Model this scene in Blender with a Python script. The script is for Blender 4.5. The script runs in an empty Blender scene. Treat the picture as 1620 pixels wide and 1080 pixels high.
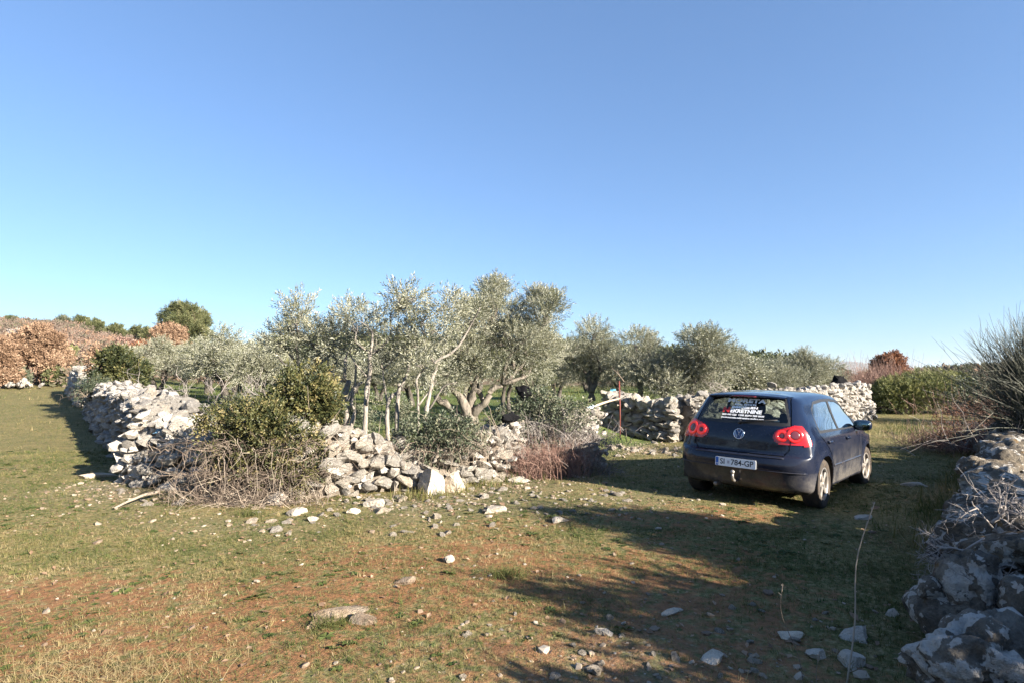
import bpy, math, random
import numpy as np
from mathutils import Vector, Matrix

SC = bpy.context.scene
COL = SC.collection
R = math.radians

# ------------------------------------------------------------------ camera, sky, sun, exposure
CAM_H = 1.70
FPX, HORIZ = 928.0, 592.0            # focal length and horizon row, in pixels of a 1620 px wide picture
cam_d = bpy.data.cameras.new('camera')
cam_d.sensor_width = 36.0
cam_d.lens = 36.0 * FPX / 1620.0
cam_d.clip_start, cam_d.clip_end = 0.05, 30000.0
cam = bpy.data.objects.new('camera', cam_d)
COL.objects.link(cam)
PITCH = math.atan((HORIZ - 540.0) / FPX)
cam.location = (0, 0, CAM_H)
cam.rotation_euler = (math.pi / 2 + PITCH, 0, 0)
SC.camera = cam

SUN_ELEV = R(22.0)
SUN_AZ = R(126.0)                    # clockwise from +Y (the view direction)
SKY_STRENGTH, SUN_STRENGTH, EXPOSURE = 0.080, 4.9, 2.13
world = bpy.data.worlds.new('World')
SC.world = world
world.use_nodes = True
wn, wl = world.node_tree.nodes, world.node_tree.links
wn.clear()
w_out = wn.new('ShaderNodeOutputWorld')
w_bg = wn.new('ShaderNodeBackground')
w_sky = wn.new('ShaderNodeTexSky')
w_sky.sky_type = 'NISHITA'
w_sky.sun_disc = False
w_sky.sun_elevation = SUN_ELEV
w_sky.sun_rotation = SUN_AZ
w_sky.altitude = 200.0
w_sky.air_density, w_sky.dust_density, w_sky.ozone_density = 1.0, 0.2, 2.2
w_bg.inputs['Strength'].default_value = SKY_STRENGTH
w_gam = wn.new('ShaderNodeGamma')              # the camera's softer response to the bright horizon
w_gam.inputs['Gamma'].default_value = 0.70
w_bal = wn.new('ShaderNodeMix')                # white balance of the sky
w_bal.data_type = 'RGBA'; w_bal.blend_type = 'MULTIPLY'; w_bal.inputs[0].default_value = 1.0
w_bal.inputs[7].default_value = (0.58, 0.75, 1.0, 1.0)
wl.new(w_sky.outputs[0], w_gam.inputs['Color'])
wl.new(w_gam.outputs[0], w_bal.inputs[6])
wl.new(w_bal.outputs[2], w_bg.inputs['Color'])
wl.new(w_bg.outputs[0], w_out.inputs['Surface'])

sun_d = bpy.data.lights.new('sun', 'SUN')
sun_d.energy = SUN_STRENGTH
sun_d.angle = R(0.5)
sun_d.color = (1.0, 0.91, 0.78)
sun = bpy.data.objects.new('sun', sun_d)
COL.objects.link(sun)
to_sun = Vector((math.sin(SUN_AZ) * math.cos(SUN_ELEV), math.cos(SUN_AZ) * math.cos(SUN_ELEV), math.sin(SUN_ELEV)))
sun.rotation_euler = to_sun.to_track_quat('Z', 'Y').to_euler()

SC.view_settings.view_transform = 'Standard'
SC.view_settings.look = 'None'
SC.view_settings.exposure = EXPOSURE
SC.view_settings.gamma = 1.0
SC.view_settings.use_curve_mapping = False
SC.render.engine = 'CYCLES'
SC.cycles.max_bounces = 6
SC.cycles.diffuse_bounces = 3
SC.cycles.transparent_max_bounces = 12
SC.cycles.volume_bounces = 0

# ------------------------------------------------------------------ numeric helpers
def vnoise(p, seed=0):
    p = np.asarray(p, dtype=np.float64)
    i = np.floor(p).astype(np.int64)
    f = p - i
    f = f * f * (3 - 2 * f)
    def h(a, b, c):
        n = (a * 374761393 + b * 668265263 + c * 1442695041 + seed * 974711) & 0xffffffff
        n = ((n ^ (n >> 13)) * 1274126177) & 0xffffffff
        n = ((n ^ (n >> 15)) * 2246822519) & 0xffffffff
        return ((n ^ (n >> 16)) & 0xffffff) / float(0xffffff) * 2 - 1
    x, y, z = i[:, 0], i[:, 1], i[:, 2]
    fx, fy, fz = f[:, 0], f[:, 1], f[:, 2]
    def lx(b, c): return h(x, b, c) * (1 - fx) + h(x + 1, b, c) * fx
    def ly(c): return lx(y, c) * (1 - fy) + lx(y + 1, c) * fy
    return ly(z) * (1 - fz) + ly(z + 1) * fz

def fbm(p, octaves=4, seed=0, gain=0.5):
    p = np.asarray(p, dtype=np.float64)
    s, a, t = 0.0, 1.0, 0.0
    for k in range(octaves):
        s = s + a * vnoise(p * (2.03 ** k) + 17.3 * k, seed + k)
        t += a
        a *= gain
    return s / t

def sstep(a, b, x):
    t = np.clip((x - a) / (b - a), 0, 1)
    return t * t * (3 - 2 * t)

def xy0(X, Y, s=1.0):
    X = np.asarray(X, dtype=np.float64).ravel(); Y = np.asarray(Y, dtype=np.float64).ravel()
    return np.stack([X * s, Y * s, np.zeros_like(X)], 1)

# ------------------------------------------------------------------ materials
def new_mat(name):
    m = bpy.data.materials.new(name)
    m.use_nodes = True
    nt = m.node_tree
    nt.nodes.clear()
    out = nt.nodes.new('ShaderNodeOutputMaterial')
    return m, nt, out

def nd(nt, kind, **kw):
    n = nt.nodes.new('ShaderNode' + kind)
    for k, v in kw.items():
        if k.startswith('i_'):
            key = k[2:].replace('_', ' ')
            n.inputs[key].default_value = v
        else:
            setattr(n, k, v)
    return n

def ramp(nt, fac, stops, interp='LINEAR'):
    n = nt.nodes.new('ShaderNodeValToRGB')
    n.color_ramp.interpolation = interp
    e = n.color_ramp.elements
    while len(e) < len(stops): e.new(0.5)
    for el, (p, c) in zip(e, stops):
        el.position = p
        el.color = (c[0], c[1], c[2], 1.0) if not isinstance(c, float) else (c, c, c, 1.0)
    if fac is not None: nt.links.new(fac, n.inputs['Fac'])
    return n.outputs['Color']

def noise_n(nt, vec, scale, detail=4.0, rough=0.55, dist=0.0):
    n = nd(nt, 'TexNoise')
    n.inputs['Scale'].default_value = scale
    n.inputs['Detail'].default_value = detail
    n.inputs['Roughness'].default_value = rough
    n.inputs['Distortion'].default_value = dist
    if vec is not None: nt.links.new(vec, n.inputs['Vector'])
    return n.outputs['Fac']

def mixc(nt, fac, a, b, mode='MIX'):
    n = nt.nodes.new('ShaderNodeMix')
    n.data_type = 'RGBA'
    n.blend_type = mode
    for s, v in ((n.inputs[0], fac), (n.inputs[6], a), (n.inputs[7], b)):
        if isinstance(v, (int, float)): s.default_value = v
        elif isinstance(v, tuple): s.default_value = (v[0], v[1], v[2], 1.0)
        else: nt.links.new(v, s)
    return n.outputs[2]

def math_n(nt, op, a, b=None, clamp=False):
    n = nt.nodes.new('ShaderNodeMath')
    n.operation = op
    n.use_clamp = clamp
    for s, v in zip(n.inputs, (a, b)):
        if v is None: continue
        if isinstance(v, (int, float)): s.default_value = v
        else: nt.links.new(v, s)
    return n.outputs[0]

def bump_n(nt, height, strength=0.5, dist=0.02, normal=None):
    n = nd(nt, 'Bump')
    n.inputs['Strength'].default_value = strength
    n.inputs['Distance'].default_value = dist
    nt.links.new(height, n.inputs['Height'])
    if normal is not None: nt.links.new(normal, n.inputs['Normal'])
    return n.outputs['Normal']

def attr_n(nt, name):
    n = nd(nt, 'Attribute')
    n.attribute_name = name
    return n.outputs['Fac']

def principled(nt, out, color, rough=0.8, normal=None, **kw):
    b = nd(nt, 'BsdfPrincipled')
    for k, v in (('Base Color', color), ('Roughness', rough)):
        s = b.inputs[k]
        if isinstance(v, (int, float)): s.default_value = v
        elif isinstance(v, tuple): s.default_value = (v[0], v[1], v[2], 1.0)
        else: nt.links.new(v, s)
    for k, v in kw.items():
        s = b.inputs[k.replace('_', ' ')]
        if isinstance(v, (int, float)): s.default_value = v
        elif isinstance(v, tuple): s.default_value = (v[0], v[1], v[2], 1.0)
        else: nt.links.new(v, s)
    if normal is not None: nt.links.new(normal, b.inputs['Normal'])
    nt.links.new(b.outputs[0], out.inputs['Surface'])
    return b

def simple_mat(name, color, rough=0.6, **kw):
    m, nt, out = new_mat(name)
    principled(nt, out, color, rough, **kw)
    return m

def leaf_mat(name, stops, back=None, rough=0.55, transl=0.25):
    """leaves: colour from the 'tint' attribute of each sprig; 'back' is the paler underside"""
    m, nt, out = new_mat(name)
    c = ramp(nt, attr_n(nt, 'tint'), stops)
    if back is not None:
        geo = nd(nt, 'NewGeometry')
        c = mixc(nt, math_n(nt, 'MULTIPLY', geo.outputs['Backfacing'], back[3]), c, back[:3])
    b = nd(nt, 'BsdfPrincipled')
    nt.links.new(c, b.inputs['Base Color'])
    b.inputs['Roughness'].default_value = rough
    b.inputs['Specular IOR Level'].default_value = 0.35
    t = nd(nt, 'BsdfTranslucent')
    nt.links.new(c, t.inputs['Color'])
    mx = nd(nt, 'MixShader')
    mx.inputs[0].default_value = transl
    nt.links.new(b.outputs[0], mx.inputs[1])
    nt.links.new(t.outputs[0], mx.inputs[2])
    nt.links.new(mx.outputs[0], out.inputs['Surface'])
    return m

def bark_mat(name, dark, light, scale=14.0):
    m, nt, out = new_mat(name)
    tc = nd(nt, 'TexCoord')
    mp = nd(nt, 'Mapping')
    mp.inputs['Scale'].default_value = (1, 1, 0.35)
    nt.links.new(tc.outputs['Object'], mp.inputs['Vector'])
    n1 = noise_n(nt, mp.outputs[0], scale, 6, 0.65)
    c = ramp(nt, n1, [(0.3, dark), (0.7, light)])
    principled(nt, out, c, 0.9, bump_n(nt, n1, 0.7, 0.03))
    return m

# ------------------------------------------------------------------ mesh building
class Geo:
    """collects vertices, tris and quads (numpy) with a per-vertex tint; build() links ONE mesh object"""
    def __init__(self):
        self.v, self.t, self.q, self.a, self.n = [], [], [], [], 0
    def add(self, v, tris=None, quads=None, tint=0.5):
        v = np.asarray(v, dtype=np.float64).reshape(-1, 3)
        if tris is not None and len(tris): self.t.append(np.asarray(tris, dtype=np.int64) + self.n)
        if quads is not None and len(quads): self.q.append(np.asarray(quads, dtype=np.int64) + self.n)
        self.v.append(v)
        self.a.append(np.broadcast_to(np.asarray(tint, dtype=np.float64), (len(v),)))
        self.n += len(v)
        return self
    def mesh(self, name, mat, smooth=True, tint=True, sharp=None):
        me = bpy.data.meshes.new(name)
        if not self.v: return me
        v = np.concatenate(self.v)
        t = np.concatenate(self.t) if self.t else np.zeros((0, 3), np.int64)
        q = np.concatenate(self.q) if self.q else np.zeros((0, 4), np.int64)
        loops = np.concatenate([t.ravel(), q.ravel()]).astype(np.int32)
        starts = np.concatenate([np.arange(len(t)) * 3, len(t) * 3 + np.arange(len(q)) * 4]).astype(np.int32)
        me.vertices.add(len(v)); me.vertices.foreach_set('co', v.astype(np.float32).ravel())
        me.loops.add(len(loops)); me.loops.foreach_set('vertex_index', loops)
        me.polygons.add(len(starts)); me.polygons.foreach_set('loop_start', starts)
        if tint:
            at = me.attributes.new('tint', 'FLOAT', 'POINT')
            at.data.foreach_set('value', np.concatenate(self.a).astype(np.float32))
        me.update(calc_edges=True)
        me.polygons.foreach_set('use_smooth', np.full(len(starts), bool(smooth)))
        if sharp is not None: me.set_sharp_from_angle(angle=R(sharp))
        if mat is not None: me.materials.append(mat)
        return me
    def build(self, name, mat, parent=None, **kw):
        return link(name, self.mesh(name, mat, **kw), parent)

def link(name, me, parent=None):
    o = bpy.data.objects.new(name, me)
    COL.objects.link(o)
    if parent is not None: o.parent = parent
    return o

def tag(o, label=None, cat=None, group=None, kind=None):
    if label: o['label'] = label
    if cat: o['category'] = cat
    if group: o['group'] = group
    if kind: o['kind'] = kind
    return o

def thing(name, label, cat, loc=(0, 0, 0), rz=0.0, group=None, scale=None):
    o = bpy.data.objects.new(name, None)
    o.empty_display_size = 0.2
    COL.objects.link(o)
    o.location = loc
    o.rotation_euler = (0, 0, rz)
    if scale is not None: o.scale = scale if hasattr(scale, '__len__') else (scale,) * 3
    return tag(o, label, cat, group)

KIDS = {}
def copy_thing(src, label, loc, rz, scale=1.0, group=None):
    c = src.copy()
    COL.objects.link(c)
    c.location = loc
    c.rotation_euler = (0, 0, rz)
    c.scale = scale if hasattr(scale, '__len__') else (scale,) * 3
    c['label'] = label
    if group: c['group'] = group
    for ch in src.children:
        d = ch.copy()
        COL.objects.link(d)
        d.parent = c
        for g in ch.children:
            e = g.copy()
            COL.objects.link(e)
            e.parent = d
    return c

def tube(pts, radii, sides=6, cap=True):
    pts = np.asarray(pts, dtype=np.float64)
    n = len(pts)
    radii = np.broadcast_to(np.asarray(radii, dtype=np.float64), (n,))
    tan = np.gradient(pts, axis=0)
    tan /= np.linalg.norm(tan, axis=1, keepdims=True) + 1e-12
    ref = np.array([0.31, 0.17, 0.93]) if abs(tan[:, 2]).mean() < 0.8 else np.array([0.95, 0.2, 0.1])
    u = np.cross(tan, ref); u /= np.linalg.norm(u, axis=1, keepdims=True) + 1e-12
    w = np.cross(tan, u)
    ang = np.arange(sides) * 2 * np.pi / sides
    ring = u[:, None, :] * np.cos(ang)[None, :, None] + w[:, None, :] * np.sin(ang)[None, :, None]
    v = (pts[:, None, :] + ring * radii[:, None, None]).reshape(-1, 3)
    i = np.arange(n - 1)[:, None] * sides
    j = np.arange(sides)[None, :]
    k = (j + 1) % sides
    q = np.stack([i + j, i + k, i + sides + k, i + sides + j], -1).reshape(-1, 4)
    t = np.zeros((0, 3), np.int64)
    if cap:
        v = np.concatenate([v, pts[:1], pts[-1:]])
        a, b = n * sides, n * sides + 1
        jj = np.arange(sides); kk = (jj + 1) % sides
        t = np.concatenate([np.stack([np.full(sides, a), kk, jj], 1),
                            np.stack([np.full(sides, b), (n - 1) * sides + jj, (n - 1) * sides + kk], 1)])
    return v, t, q

def tubes_many(P, rad, sides=3):
    """many thin stems at once: P (N,K,3) points, rad (N,K) radii"""
    N, K, _ = P.shape
    tan = np.gradient(P, axis=1)
    tan /= np.linalg.norm(tan, axis=2, keepdims=True) + 1e-12
    ref = np.array([0.36, 0.22, 0.9])
    u = np.cross(tan, ref); u /= np.linalg.norm(u, axis=2, keepdims=True) + 1e-9
    w = np.cross(tan, u)
    ang = np.arange(sides) * 2 * np.pi / sides
    ring = u[:, :, None, :] * np.cos(ang)[None, None, :, None] + w[:, :, None, :] * np.sin(ang)[None, None, :, None]
    v = P[:, :, None, :] + ring * rad[:, :, None, None]
    base = (np.arange(N) * K * sides)[:, None, None]
    i = (np.arange(K - 1) * sides)[None, :, None]
    j = np.arange(sides)[None, None, :]
    k = (j + 1) % sides
    q = np.stack([base + i + j, base + i + k, base + i + sides + k, base + i + sides + j], -1).reshape(-1, 4)
    return v.reshape(-1, 3), q

def rand_rot(rng, n, up=None, tilt=None):
    """random rotation matrices (n,3,3); with 'up' (n,3) the local Z follows it"""
    if up is None:
        up = rng.normal(size=(n, 3))
    z = up / (np.linalg.norm(up, axis=1, keepdims=True) + 1e-9)
    if tilt:
        z = z + rng.normal(size=(n, 3)) * tilt
        z /= np.linalg.norm(z, axis=1, keepdims=True) + 1e-9
    a = rng.normal(size=(n, 3))
    x = a - (a * z).sum(1, keepdims=True) * z
    x /= np.linalg.norm(x, axis=1, keepdims=True) + 1e-9
    y = np.cross(z, x)
    return np.stack([x, y, z], -1)

def scatter(geo, tmpl, pos, rot, scl, tint):
    """copies of a template (verts, tris, quads) into geo"""
    tv, tt, tq = tmpl
    n, k = len(pos), len(tv)
    if n == 0: return
    scl = np.asarray(scl, dtype=np.float64)
    if scl.ndim == 1: scl = scl[:, None]
    v = np.einsum('nij,nkj->nki', rot, tv[None] * scl[:, None, :]) + pos[:, None, :]
    off = (np.arange(n) * k)[:, None, None]
    t = (tt[None] + off).reshape(-1, 3) if tt is not None and len(tt) else None
    q = (tq[None] + off).reshape(-1, 4) if tq is not None and len(tq) else None
    tint = np.broadcast_to(np.asarray(tint, dtype=np.float64), (n,))
    geo.add(v.reshape(-1, 3), t, q, np.repeat(tint, k))

def ico(sub):
    import bmesh
    bm = bmesh.new()
    bmesh.ops.create_icosphere(bm, subdivisions=sub, radius=1.0)
    v = np.array([x.co[:] for x in bm.verts])
    f = np.array([[x.index for x in fc.verts] for fc in bm.faces])
    bm.free()
    return v, f
ICO = {s: ico(s) for s in (1, 2, 3, 4, 5)}

def stone_shape(seed, sub=2, cuts=11, rough=0.06, flat=1.0):
    """an angular lump of limestone, about 1 unit in radius"""
    rng = np.random.default_rng(seed)
    v, f = ICO[sub]
    v = v.copy()
    for k in range(cuts):
        n = rng.normal(size=3); n /= np.linalg.norm(n)
        d = rng.uniform(0.40, 0.82)
        s = v @ n - d
        v -= np.clip(s, 0, None)[:, None] * n[None]
    r = fbm(v * 2.1 + seed * 3.7, 4, seed)
    v *= (1 + rough * 2.2 * r)[:, None]
    if sub >= 4:
        r2 = fbm(v * 6.0 + seed * 1.7, 4, seed + 9)
        v *= (1 + rough * 0.9 * r2)[:, None]
        pit = np.clip(vnoise(v * 4.3 + 5.1 * seed, seed + 31) - 0.45, 0, 1)
        v *= (1 - 0.22 * pit)[:, None]
    ext = (v.max(0) - v.min(0)) / 2
    v = (v - (v.max(0) + v.min(0)) / 2) / ext
    v[:, 2] *= flat
    return v, f

# photo pixel -> place in the world at a given distance Y, or on a given height
def at(u, v, Y):
    d = ((u - 810.0) / FPX, 1.0, (540.0 - v) / FPX)
    c, s = math.cos(PITCH), math.sin(PITCH)
    dy, dz = d[1] * c - d[2] * s, d[1] * s + d[2] * c
    t = Y / dy
    return np.array([d[0] * t, Y, CAM_H + dz * t])

def on_z(u, v, z):
    a = at(u, v, 1.0)
    t = (z - CAM_H) / (a[2] - CAM_H)
    return np.array([a[0] * t, t, z])
# ------------------------------------------------------------------ lie of the land
WALL_CORNER = np.array([-6.4, 9.9])
LEFT_DIR = np.array([-0.622, 0.783])
CAR_ORG = np.array([2.856, 7.61])          # middle of the rear bumper
CAR_HEAD = R(41.2)
CAR_PITCH, CAR_ROLL = R(1.4), R(1.3)
CF = np.array([math.sin(CAR_HEAD), math.cos(CAR_HEAD)])
CL = np.array([-math.cos(CAR_HEAD), math.sin(CAR_HEAD)])
FRONT_X = [-30, -6.4, -4.7, -2.8, -1.2, 0.1, 1.6, 4.07, 13.6, 60]
FRONT_Y = [9.9, 9.9, 8.6, 8.0, 8.6, 10.0, 10.7, 14.6, 22.9, 63]

def hill_rows(px):
    left = np.interp(px, [-900, -400, 0, 120, 200, 300, 420, 540, 640], [486, 494, 512, 521, 529, 541, 562, 583, 592])
    wood = np.interp(px, [380, 560, 600, 700, 900, 1000, 1150, 1250, 1310, 1360], [572, 548, 546, 548, 553, 561, 570, 577, 586, 592])
    right = np.interp(px, [1400, 1480, 1560, 1640, 2000, 2600], [592, 586, 580, 574, 562, 556])
    return left, wood, right

def ground_z(X, Y):
    X = np.asarray(X, dtype=np.float64); Y = np.asarray(Y, dtype=np.float64)
    sh = X.shape
    X = X.ravel(); Y = Y.ravel()
    z = 0.05 * fbm(xy0(X, Y, 0.35), 3, 5) + 0.012 * fbm(xy0(X, Y, 2.2), 3, 8)
    d = np.hypot(X, Y)
    z *= 1 - 0.6 * np.exp(-((X - 4.2) ** 2 + (Y - 9) ** 2) / 8)
    s1 = (X + 6.4) * 0.783 + (Y - 9.9) * 0.622
    s2 = Y - np.interp(X, FRONT_X, FRONT_Y)
    s3 = -(X - 4.07) * 0.657 + (Y - 14.6) * 0.754
    grove = sstep(0.7, 2.6, np.minimum(np.minimum(s1, s2), s3))
    z += 0.40 * grove * (1 - sstep(60, 120, Y))
    u = (X + 6.4) * LEFT_DIR[0] + (Y - 9.9) * LEFT_DIR[1]
    z += 0.02 * np.clip(u - 8, 0, 60) * sstep(3, -5, s1 - 8)
    # the slope of the lane where the car stands
    dx, dy = X - CAR_ORG[0], Y - CAR_ORG[1]
    lx, ly = dx * CF[0] + dy * CF[1], dx * CL[0] + dy * CL[1]
    w = np.exp(-((lx - 2.0) / 3.6) ** 4 - (ly / 3.0) ** 4)
    z += w * (-math.tan(CAR_PITCH) * (lx - 2.0) + math.tan(CAR_ROLL) * ly)
    # hills
    Yc = np.clip(Y, 1.0, None)
    px = np.where(Y > 1, 810 + FPX * X / Yc, np.where(X < 0, -900, 2600))
    l, wd, r = hill_rows(px)
    zl = (HORIZ - l) / FPX * 140 + 1.0 * (l < 590)
    zw = (HORIZ - wd) / FPX * 300 + 1.7 * (wd < 591)
    zr = (HORIZ - r) / FPX * 200 + 1.5 * (r < 591)
    rl = np.hypot(X, Y)
    z += zl * sstep(34, 150, Yc) * (0.93 + 0.07 * fbm(xy0(X, Y, 0.03), 2, 3)) * (1 - sstep(500, 900, rl))
    z += zw * sstep(110, 310, Yc) * (1 - sstep(600, 1100, rl))
    z += zr * sstep(60, 210, Yc) * (1 - sstep(500, 900, rl))
    return z.reshape(sh)

def gz(x, y):
    return float(ground_z(np.array([x]), np.array([y]))[0])

def soil_mask(X, Y):
    """1 = bare red earth, 0 = turf"""
    X = np.asarray(X, dtype=np.float64).ravel(); Y = np.asarray(Y, dtype=np.float64).ravel()
    p = xy0(X, Y)
    p[:, 0] += 0.5 * vnoise(xy0(X, Y, 0.8), 71); p[:, 1] += 0.5 * vnoise(xy0(X, Y, 0.8), 72)
    n = fbm(p * [0.55, 0.9, 1], 4, 21) + 0.35 * fbm(p * 2.6, 3, 25)
    near = np.interp(Y, [2.0, 4.2, 5.6, 7.0, 9.0, 14], [0.36, 0.29, 0.17, -0.02, -0.16, -0.34])
    right = sstep(1.2, 3.2, X - 0.4 * (Y - 4)) * sstep(9, 6, Y) * -0.25
    patch = np.zeros(len(X))
    for (cx, cy, rx, ry, a) in ((-0.7, 5.6, 1.3, .7, .35), (-1.9, 4.35, 1.1, .5, .25), (-3.6, 4.9, 1.0, .5, .2), (0.3, 6.9, 1.2, .35, .25),
                                (-5.2, 6.4, 1.6, .3, .25), (-8.6, 10.5, .8, 1.8, .3), (2.2, 7.0, 1.5, .5, .35), (0.9, 4.6, 1.0, .7, .3), (-3.3, 4.7, .9, .35, .4), (-1.6, 3.7, .9, .35, .45), (-.2, 5.5, 1.1, .5, .4), (-2.9, 3.4, .8, .25, .3), (0.4, 3.5, 1.0, .4, .35)):
        patch += a * np.exp(-((X - cx) / rx) ** 2 - ((Y - cy) / ry) ** 2)
    return sstep(-0.12, 0.55, n * 0.5 + near + right + patch)

def rubble_mask(X, Y):
    """where small stones lie"""
    X = np.asarray(X, dtype=np.float64).ravel(); Y = np.asarray(Y, dtype=np.float64).ravel()
    fy = np.interp(X, FRONT_X, FRONT_Y)
    d = fy - Y
    a = np.exp(-((d - 0.7) / 0.9) ** 2) * sstep(-7.5, -6, X) * sstep(2.2, 0.8, X)
    b = np.exp(-((X - 3.0) / 1.3) ** 2 - ((Y - 13.6) / 1.2) ** 2) * 1.2
    c = np.exp(-((X - 0.7) / 1.5) ** 2 - ((Y - 3.4) / .8) ** 2) * 1.0
    e = np.exp(-((X - 1.0) / 1.5) ** 2 - ((Y - 7.9) / .9) ** 2) * 0.8
    n = 0.5 + 0.7 * fbm(xy0(X, Y, 1.1), 3, 40)
    return np.clip((a + b + c + e) * n, 0, 1)

def axis(n, rng_, a, centre):
    t = np.linspace(-math.asinh(rng_ / a), math.asinh(rng_ / a), n)
    return centre + a * np.sinh(t)

def m_ground():
    m, nt, out = new_mat('earth_and_turf')
    tc = nd(nt, 'TexCoord'); P = tc.outputs['Object']
    soil = attr_n(nt, 'soil'); rub = attr_n(nt, 'rubble'); grove = attr_n(nt, 'grove'); far = attr_n(nt, 'far')
    n1 = noise_n(nt, P, 2.3, 6, 0.62)
    n2 = noise_n(nt, P, 11.0, 5, 0.65)
    n3 = noise_n(nt, P, 46.0, 4, 0.7)
    n4 = noise_n(nt, P, 0.5, 4, 0.6)
    earth = ramp(nt, n2, [(0.25, (0.080, 0.031, 0.010)), (0.5, (0.175, 0.074, 0.025)), (0.75, (0.29, 0.15, 0.062))])
    earth = mixc(nt, math_n(nt, 'MULTIPLY', n3, 0.55), earth, (0.26, 0.15, 0.085))
    turf = ramp(nt, n1, [(0.28, (0.050, 0.052, 0.017)), (0.46, (0.095, 0.102, 0.030)), (0.60, (0.155, 0.135, 0.048)), (0.78, (0.26, 0.19, 0.09))])
    turf = mixc(nt, ramp(nt, n2, [(0.42, 0.0), (0.66, 0.8)]), turf, (0.19, 0.12, 0.052))
    turf = mixc(nt, ramp(nt, n4, [(0.46, 0.0), (0.72, 0.45)]), turf, (0.085, 0.095, 0.028))
    grv = ramp(nt, n1, [(0.3, (0.04, 0.075, 0.014)), (0.55, (0.075, 0.12, 0.022)), (0.75, (0.17, 0.155, 0.05))])
    turf = mixc(nt, grove, turf, grv)
    n5 = noise_n(nt, P, 4.2, 5, 0.7)
    brk = math_n(nt, 'ADD', math_n(nt, 'MULTIPLY', math_n(nt, 'SUBTRACT', n2, 0.5), 1.2), math_n(nt, 'MULTIPLY', math_n(nt, 'SUBTRACT', n5, 0.5), 1.5))
    s2 = math_n(nt, 'ADD', math_n(nt, 'MULTIPLY', soil, 0.50), brk, True)
    s2 = ramp(nt, s2, [(0.28, 0.0), (0.58, 1.0)])
    n6 = noise_n(nt, P, 24.0, 5, 0.75)
    turf = mixc(nt, ramp(nt, n6, [(0.50, 0.0), (0.66, 0.75)]), turf, (0.30, 0.235, 0.13))
    turf = mixc(nt, ramp(nt, n6, [(0.34, 0.9), (0.49, 0.0)]), turf, (0.036, 0.050, 0.012))
    earth = mixc(nt, ramp(nt, n6, [(0.32, 0.7), (0.46, 0.0)]), earth, (0.05, 0.024, 0.012))
    c = mixc(nt, s2, turf, earth)
    v = nd(nt, 'TexVoronoi'); v.inputs['Scale'].default_value = 17.0
    nt.links.new(P, v.inputs['Vector'])
    chip = math_n(nt, 'MULTIPLY', ramp(nt, v.outputs['Distance'], [(0.14, 1.0), (0.26, 0.0)]), rub)
    c = mixc(nt, chip, c, (0.36, 0.31, 0.25))
    c = mixc(nt, math_n(nt, 'MULTIPLY', rub, 0.45), c, ramp(nt, n3, [(0.3, (0.12, 0.09, 0.05)), (0.7, (0.33, 0.28, 0.21))]))
    scrub = ramp(nt, noise_n(nt, P, 0.12, 5, 0.65), [(0.3, (0.07, 0.065, 0.03)), (0.5, (0.14, 0.10, 0.06)), (0.7, (0.20, 0.12, 0.07))])
    c = mixc(nt, far, c, scrub)
    h = math_n(nt, 'ADD', n2, math_n(nt, 'MULTIPLY', n3, 0.5))
    principled(nt, out, c, 0.95, bump_n(nt, h, 0.9, 0.03), Specular_IOR_Level=0.2)
    return m

gx = axis(430, 9000, 3.2, -0.5)
gy = axis(430, 9000, 3.2, 6.0)
GX, GY = np.meshgrid(gx, gy)
GZ = ground_z(GX, GY)
ny, nx = GX.shape
gv = np.stack([GX.ravel(), GY.ravel(), GZ.ravel()], 1)
ii = np.arange(ny - 1)[:, None] * nx + np.arange(nx - 1)[None, :]
gq = np.stack([ii, ii + 1, ii + nx + 1, ii + nx], -1).reshape(-1, 4)
gm = Geo().add(gv, quads=gq).mesh('ground', m_ground(), True, tint=False)
def set_attr(me, name, val):
    a = me.attributes.new(name, 'FLOAT', 'POINT')
    a.data.foreach_set('value', np.asarray(val, dtype=np.float32).ravel())
s1_ = (gv[:, 0] + 6.4) * 0.783 + (gv[:, 1] - 9.9) * 0.622
s2_ = gv[:, 1] - np.interp(gv[:, 0], FRONT_X, FRONT_Y)
set_attr(gm, 'soil', soil_mask(gv[:, 0], gv[:, 1]))
set_attr(gm, 'rubble', rubble_mask(gv[:, 0], gv[:, 1]))
set_attr(gm, 'grove', sstep(0.4, 1.5, np.minimum(s1_, s2_)))
set_attr(gm, 'far', sstep(45, 75, np.hypot(gv[:, 0], gv[:, 1])))
ground = tag(link('ground', gm), kind='structure')

# far mountains beyond the plain
def mountain(name, x0, x1, Y, rows, seed):
    px = np.linspace(x0, x1, 90)
    top = np.interp(px, [r[0] for r in rows], [r[1] for r in rows])
    n = fbm(np.stack([px * 0.05, px * 0, px * 0 + seed], 1), 4, seed)
    zt = (HORIZ - top - n * 1.2) / FPX * Y + CAM_H
    edge = np.sin(np.linspace(0, np.pi, 90)) ** 0.35
    zt = zt * edge
    K = 14
    V = []
    for k in range(K):
        t = k / (K - 1)
        yy = Y + (t - 0.5) * 1800
        prof = math.sin(math.pi * t) ** 0.8
        xx = (px - 810) / FPX * Y
        zz = zt * prof * (0.85 + 0.15 * fbm(np.stack([xx * .004, xx * 0 + yy * .004, xx * 0], 1), 3, seed)) - 6
        V.append(np.stack([xx, np.full_like(xx, yy), zz], 1))
    V = np.concatenate(V)
    i = np.arange(K - 1)[:, None] * 90 + np.arange(89)[None, :]
    q = np.stack([i, i + 1, i + 91, i + 90], -1).reshape(-1, 4)
    m, nt, out = new_mat('mountain_scrub')
    tc = nd(nt, 'TexCoord')
    c = ramp(nt, noise_n(nt, tc.outputs['Object'], 0.01, 5, 0.6), [(0.3, (0.06, 0.07, 0.05)), (0.7, (0.20, 0.19, 0.16))])
    principled(nt, out, c, 0.95)
    tag(Geo().add(V, quads=q).build(name, m, smooth=True, tint=False), kind='structure')
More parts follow.
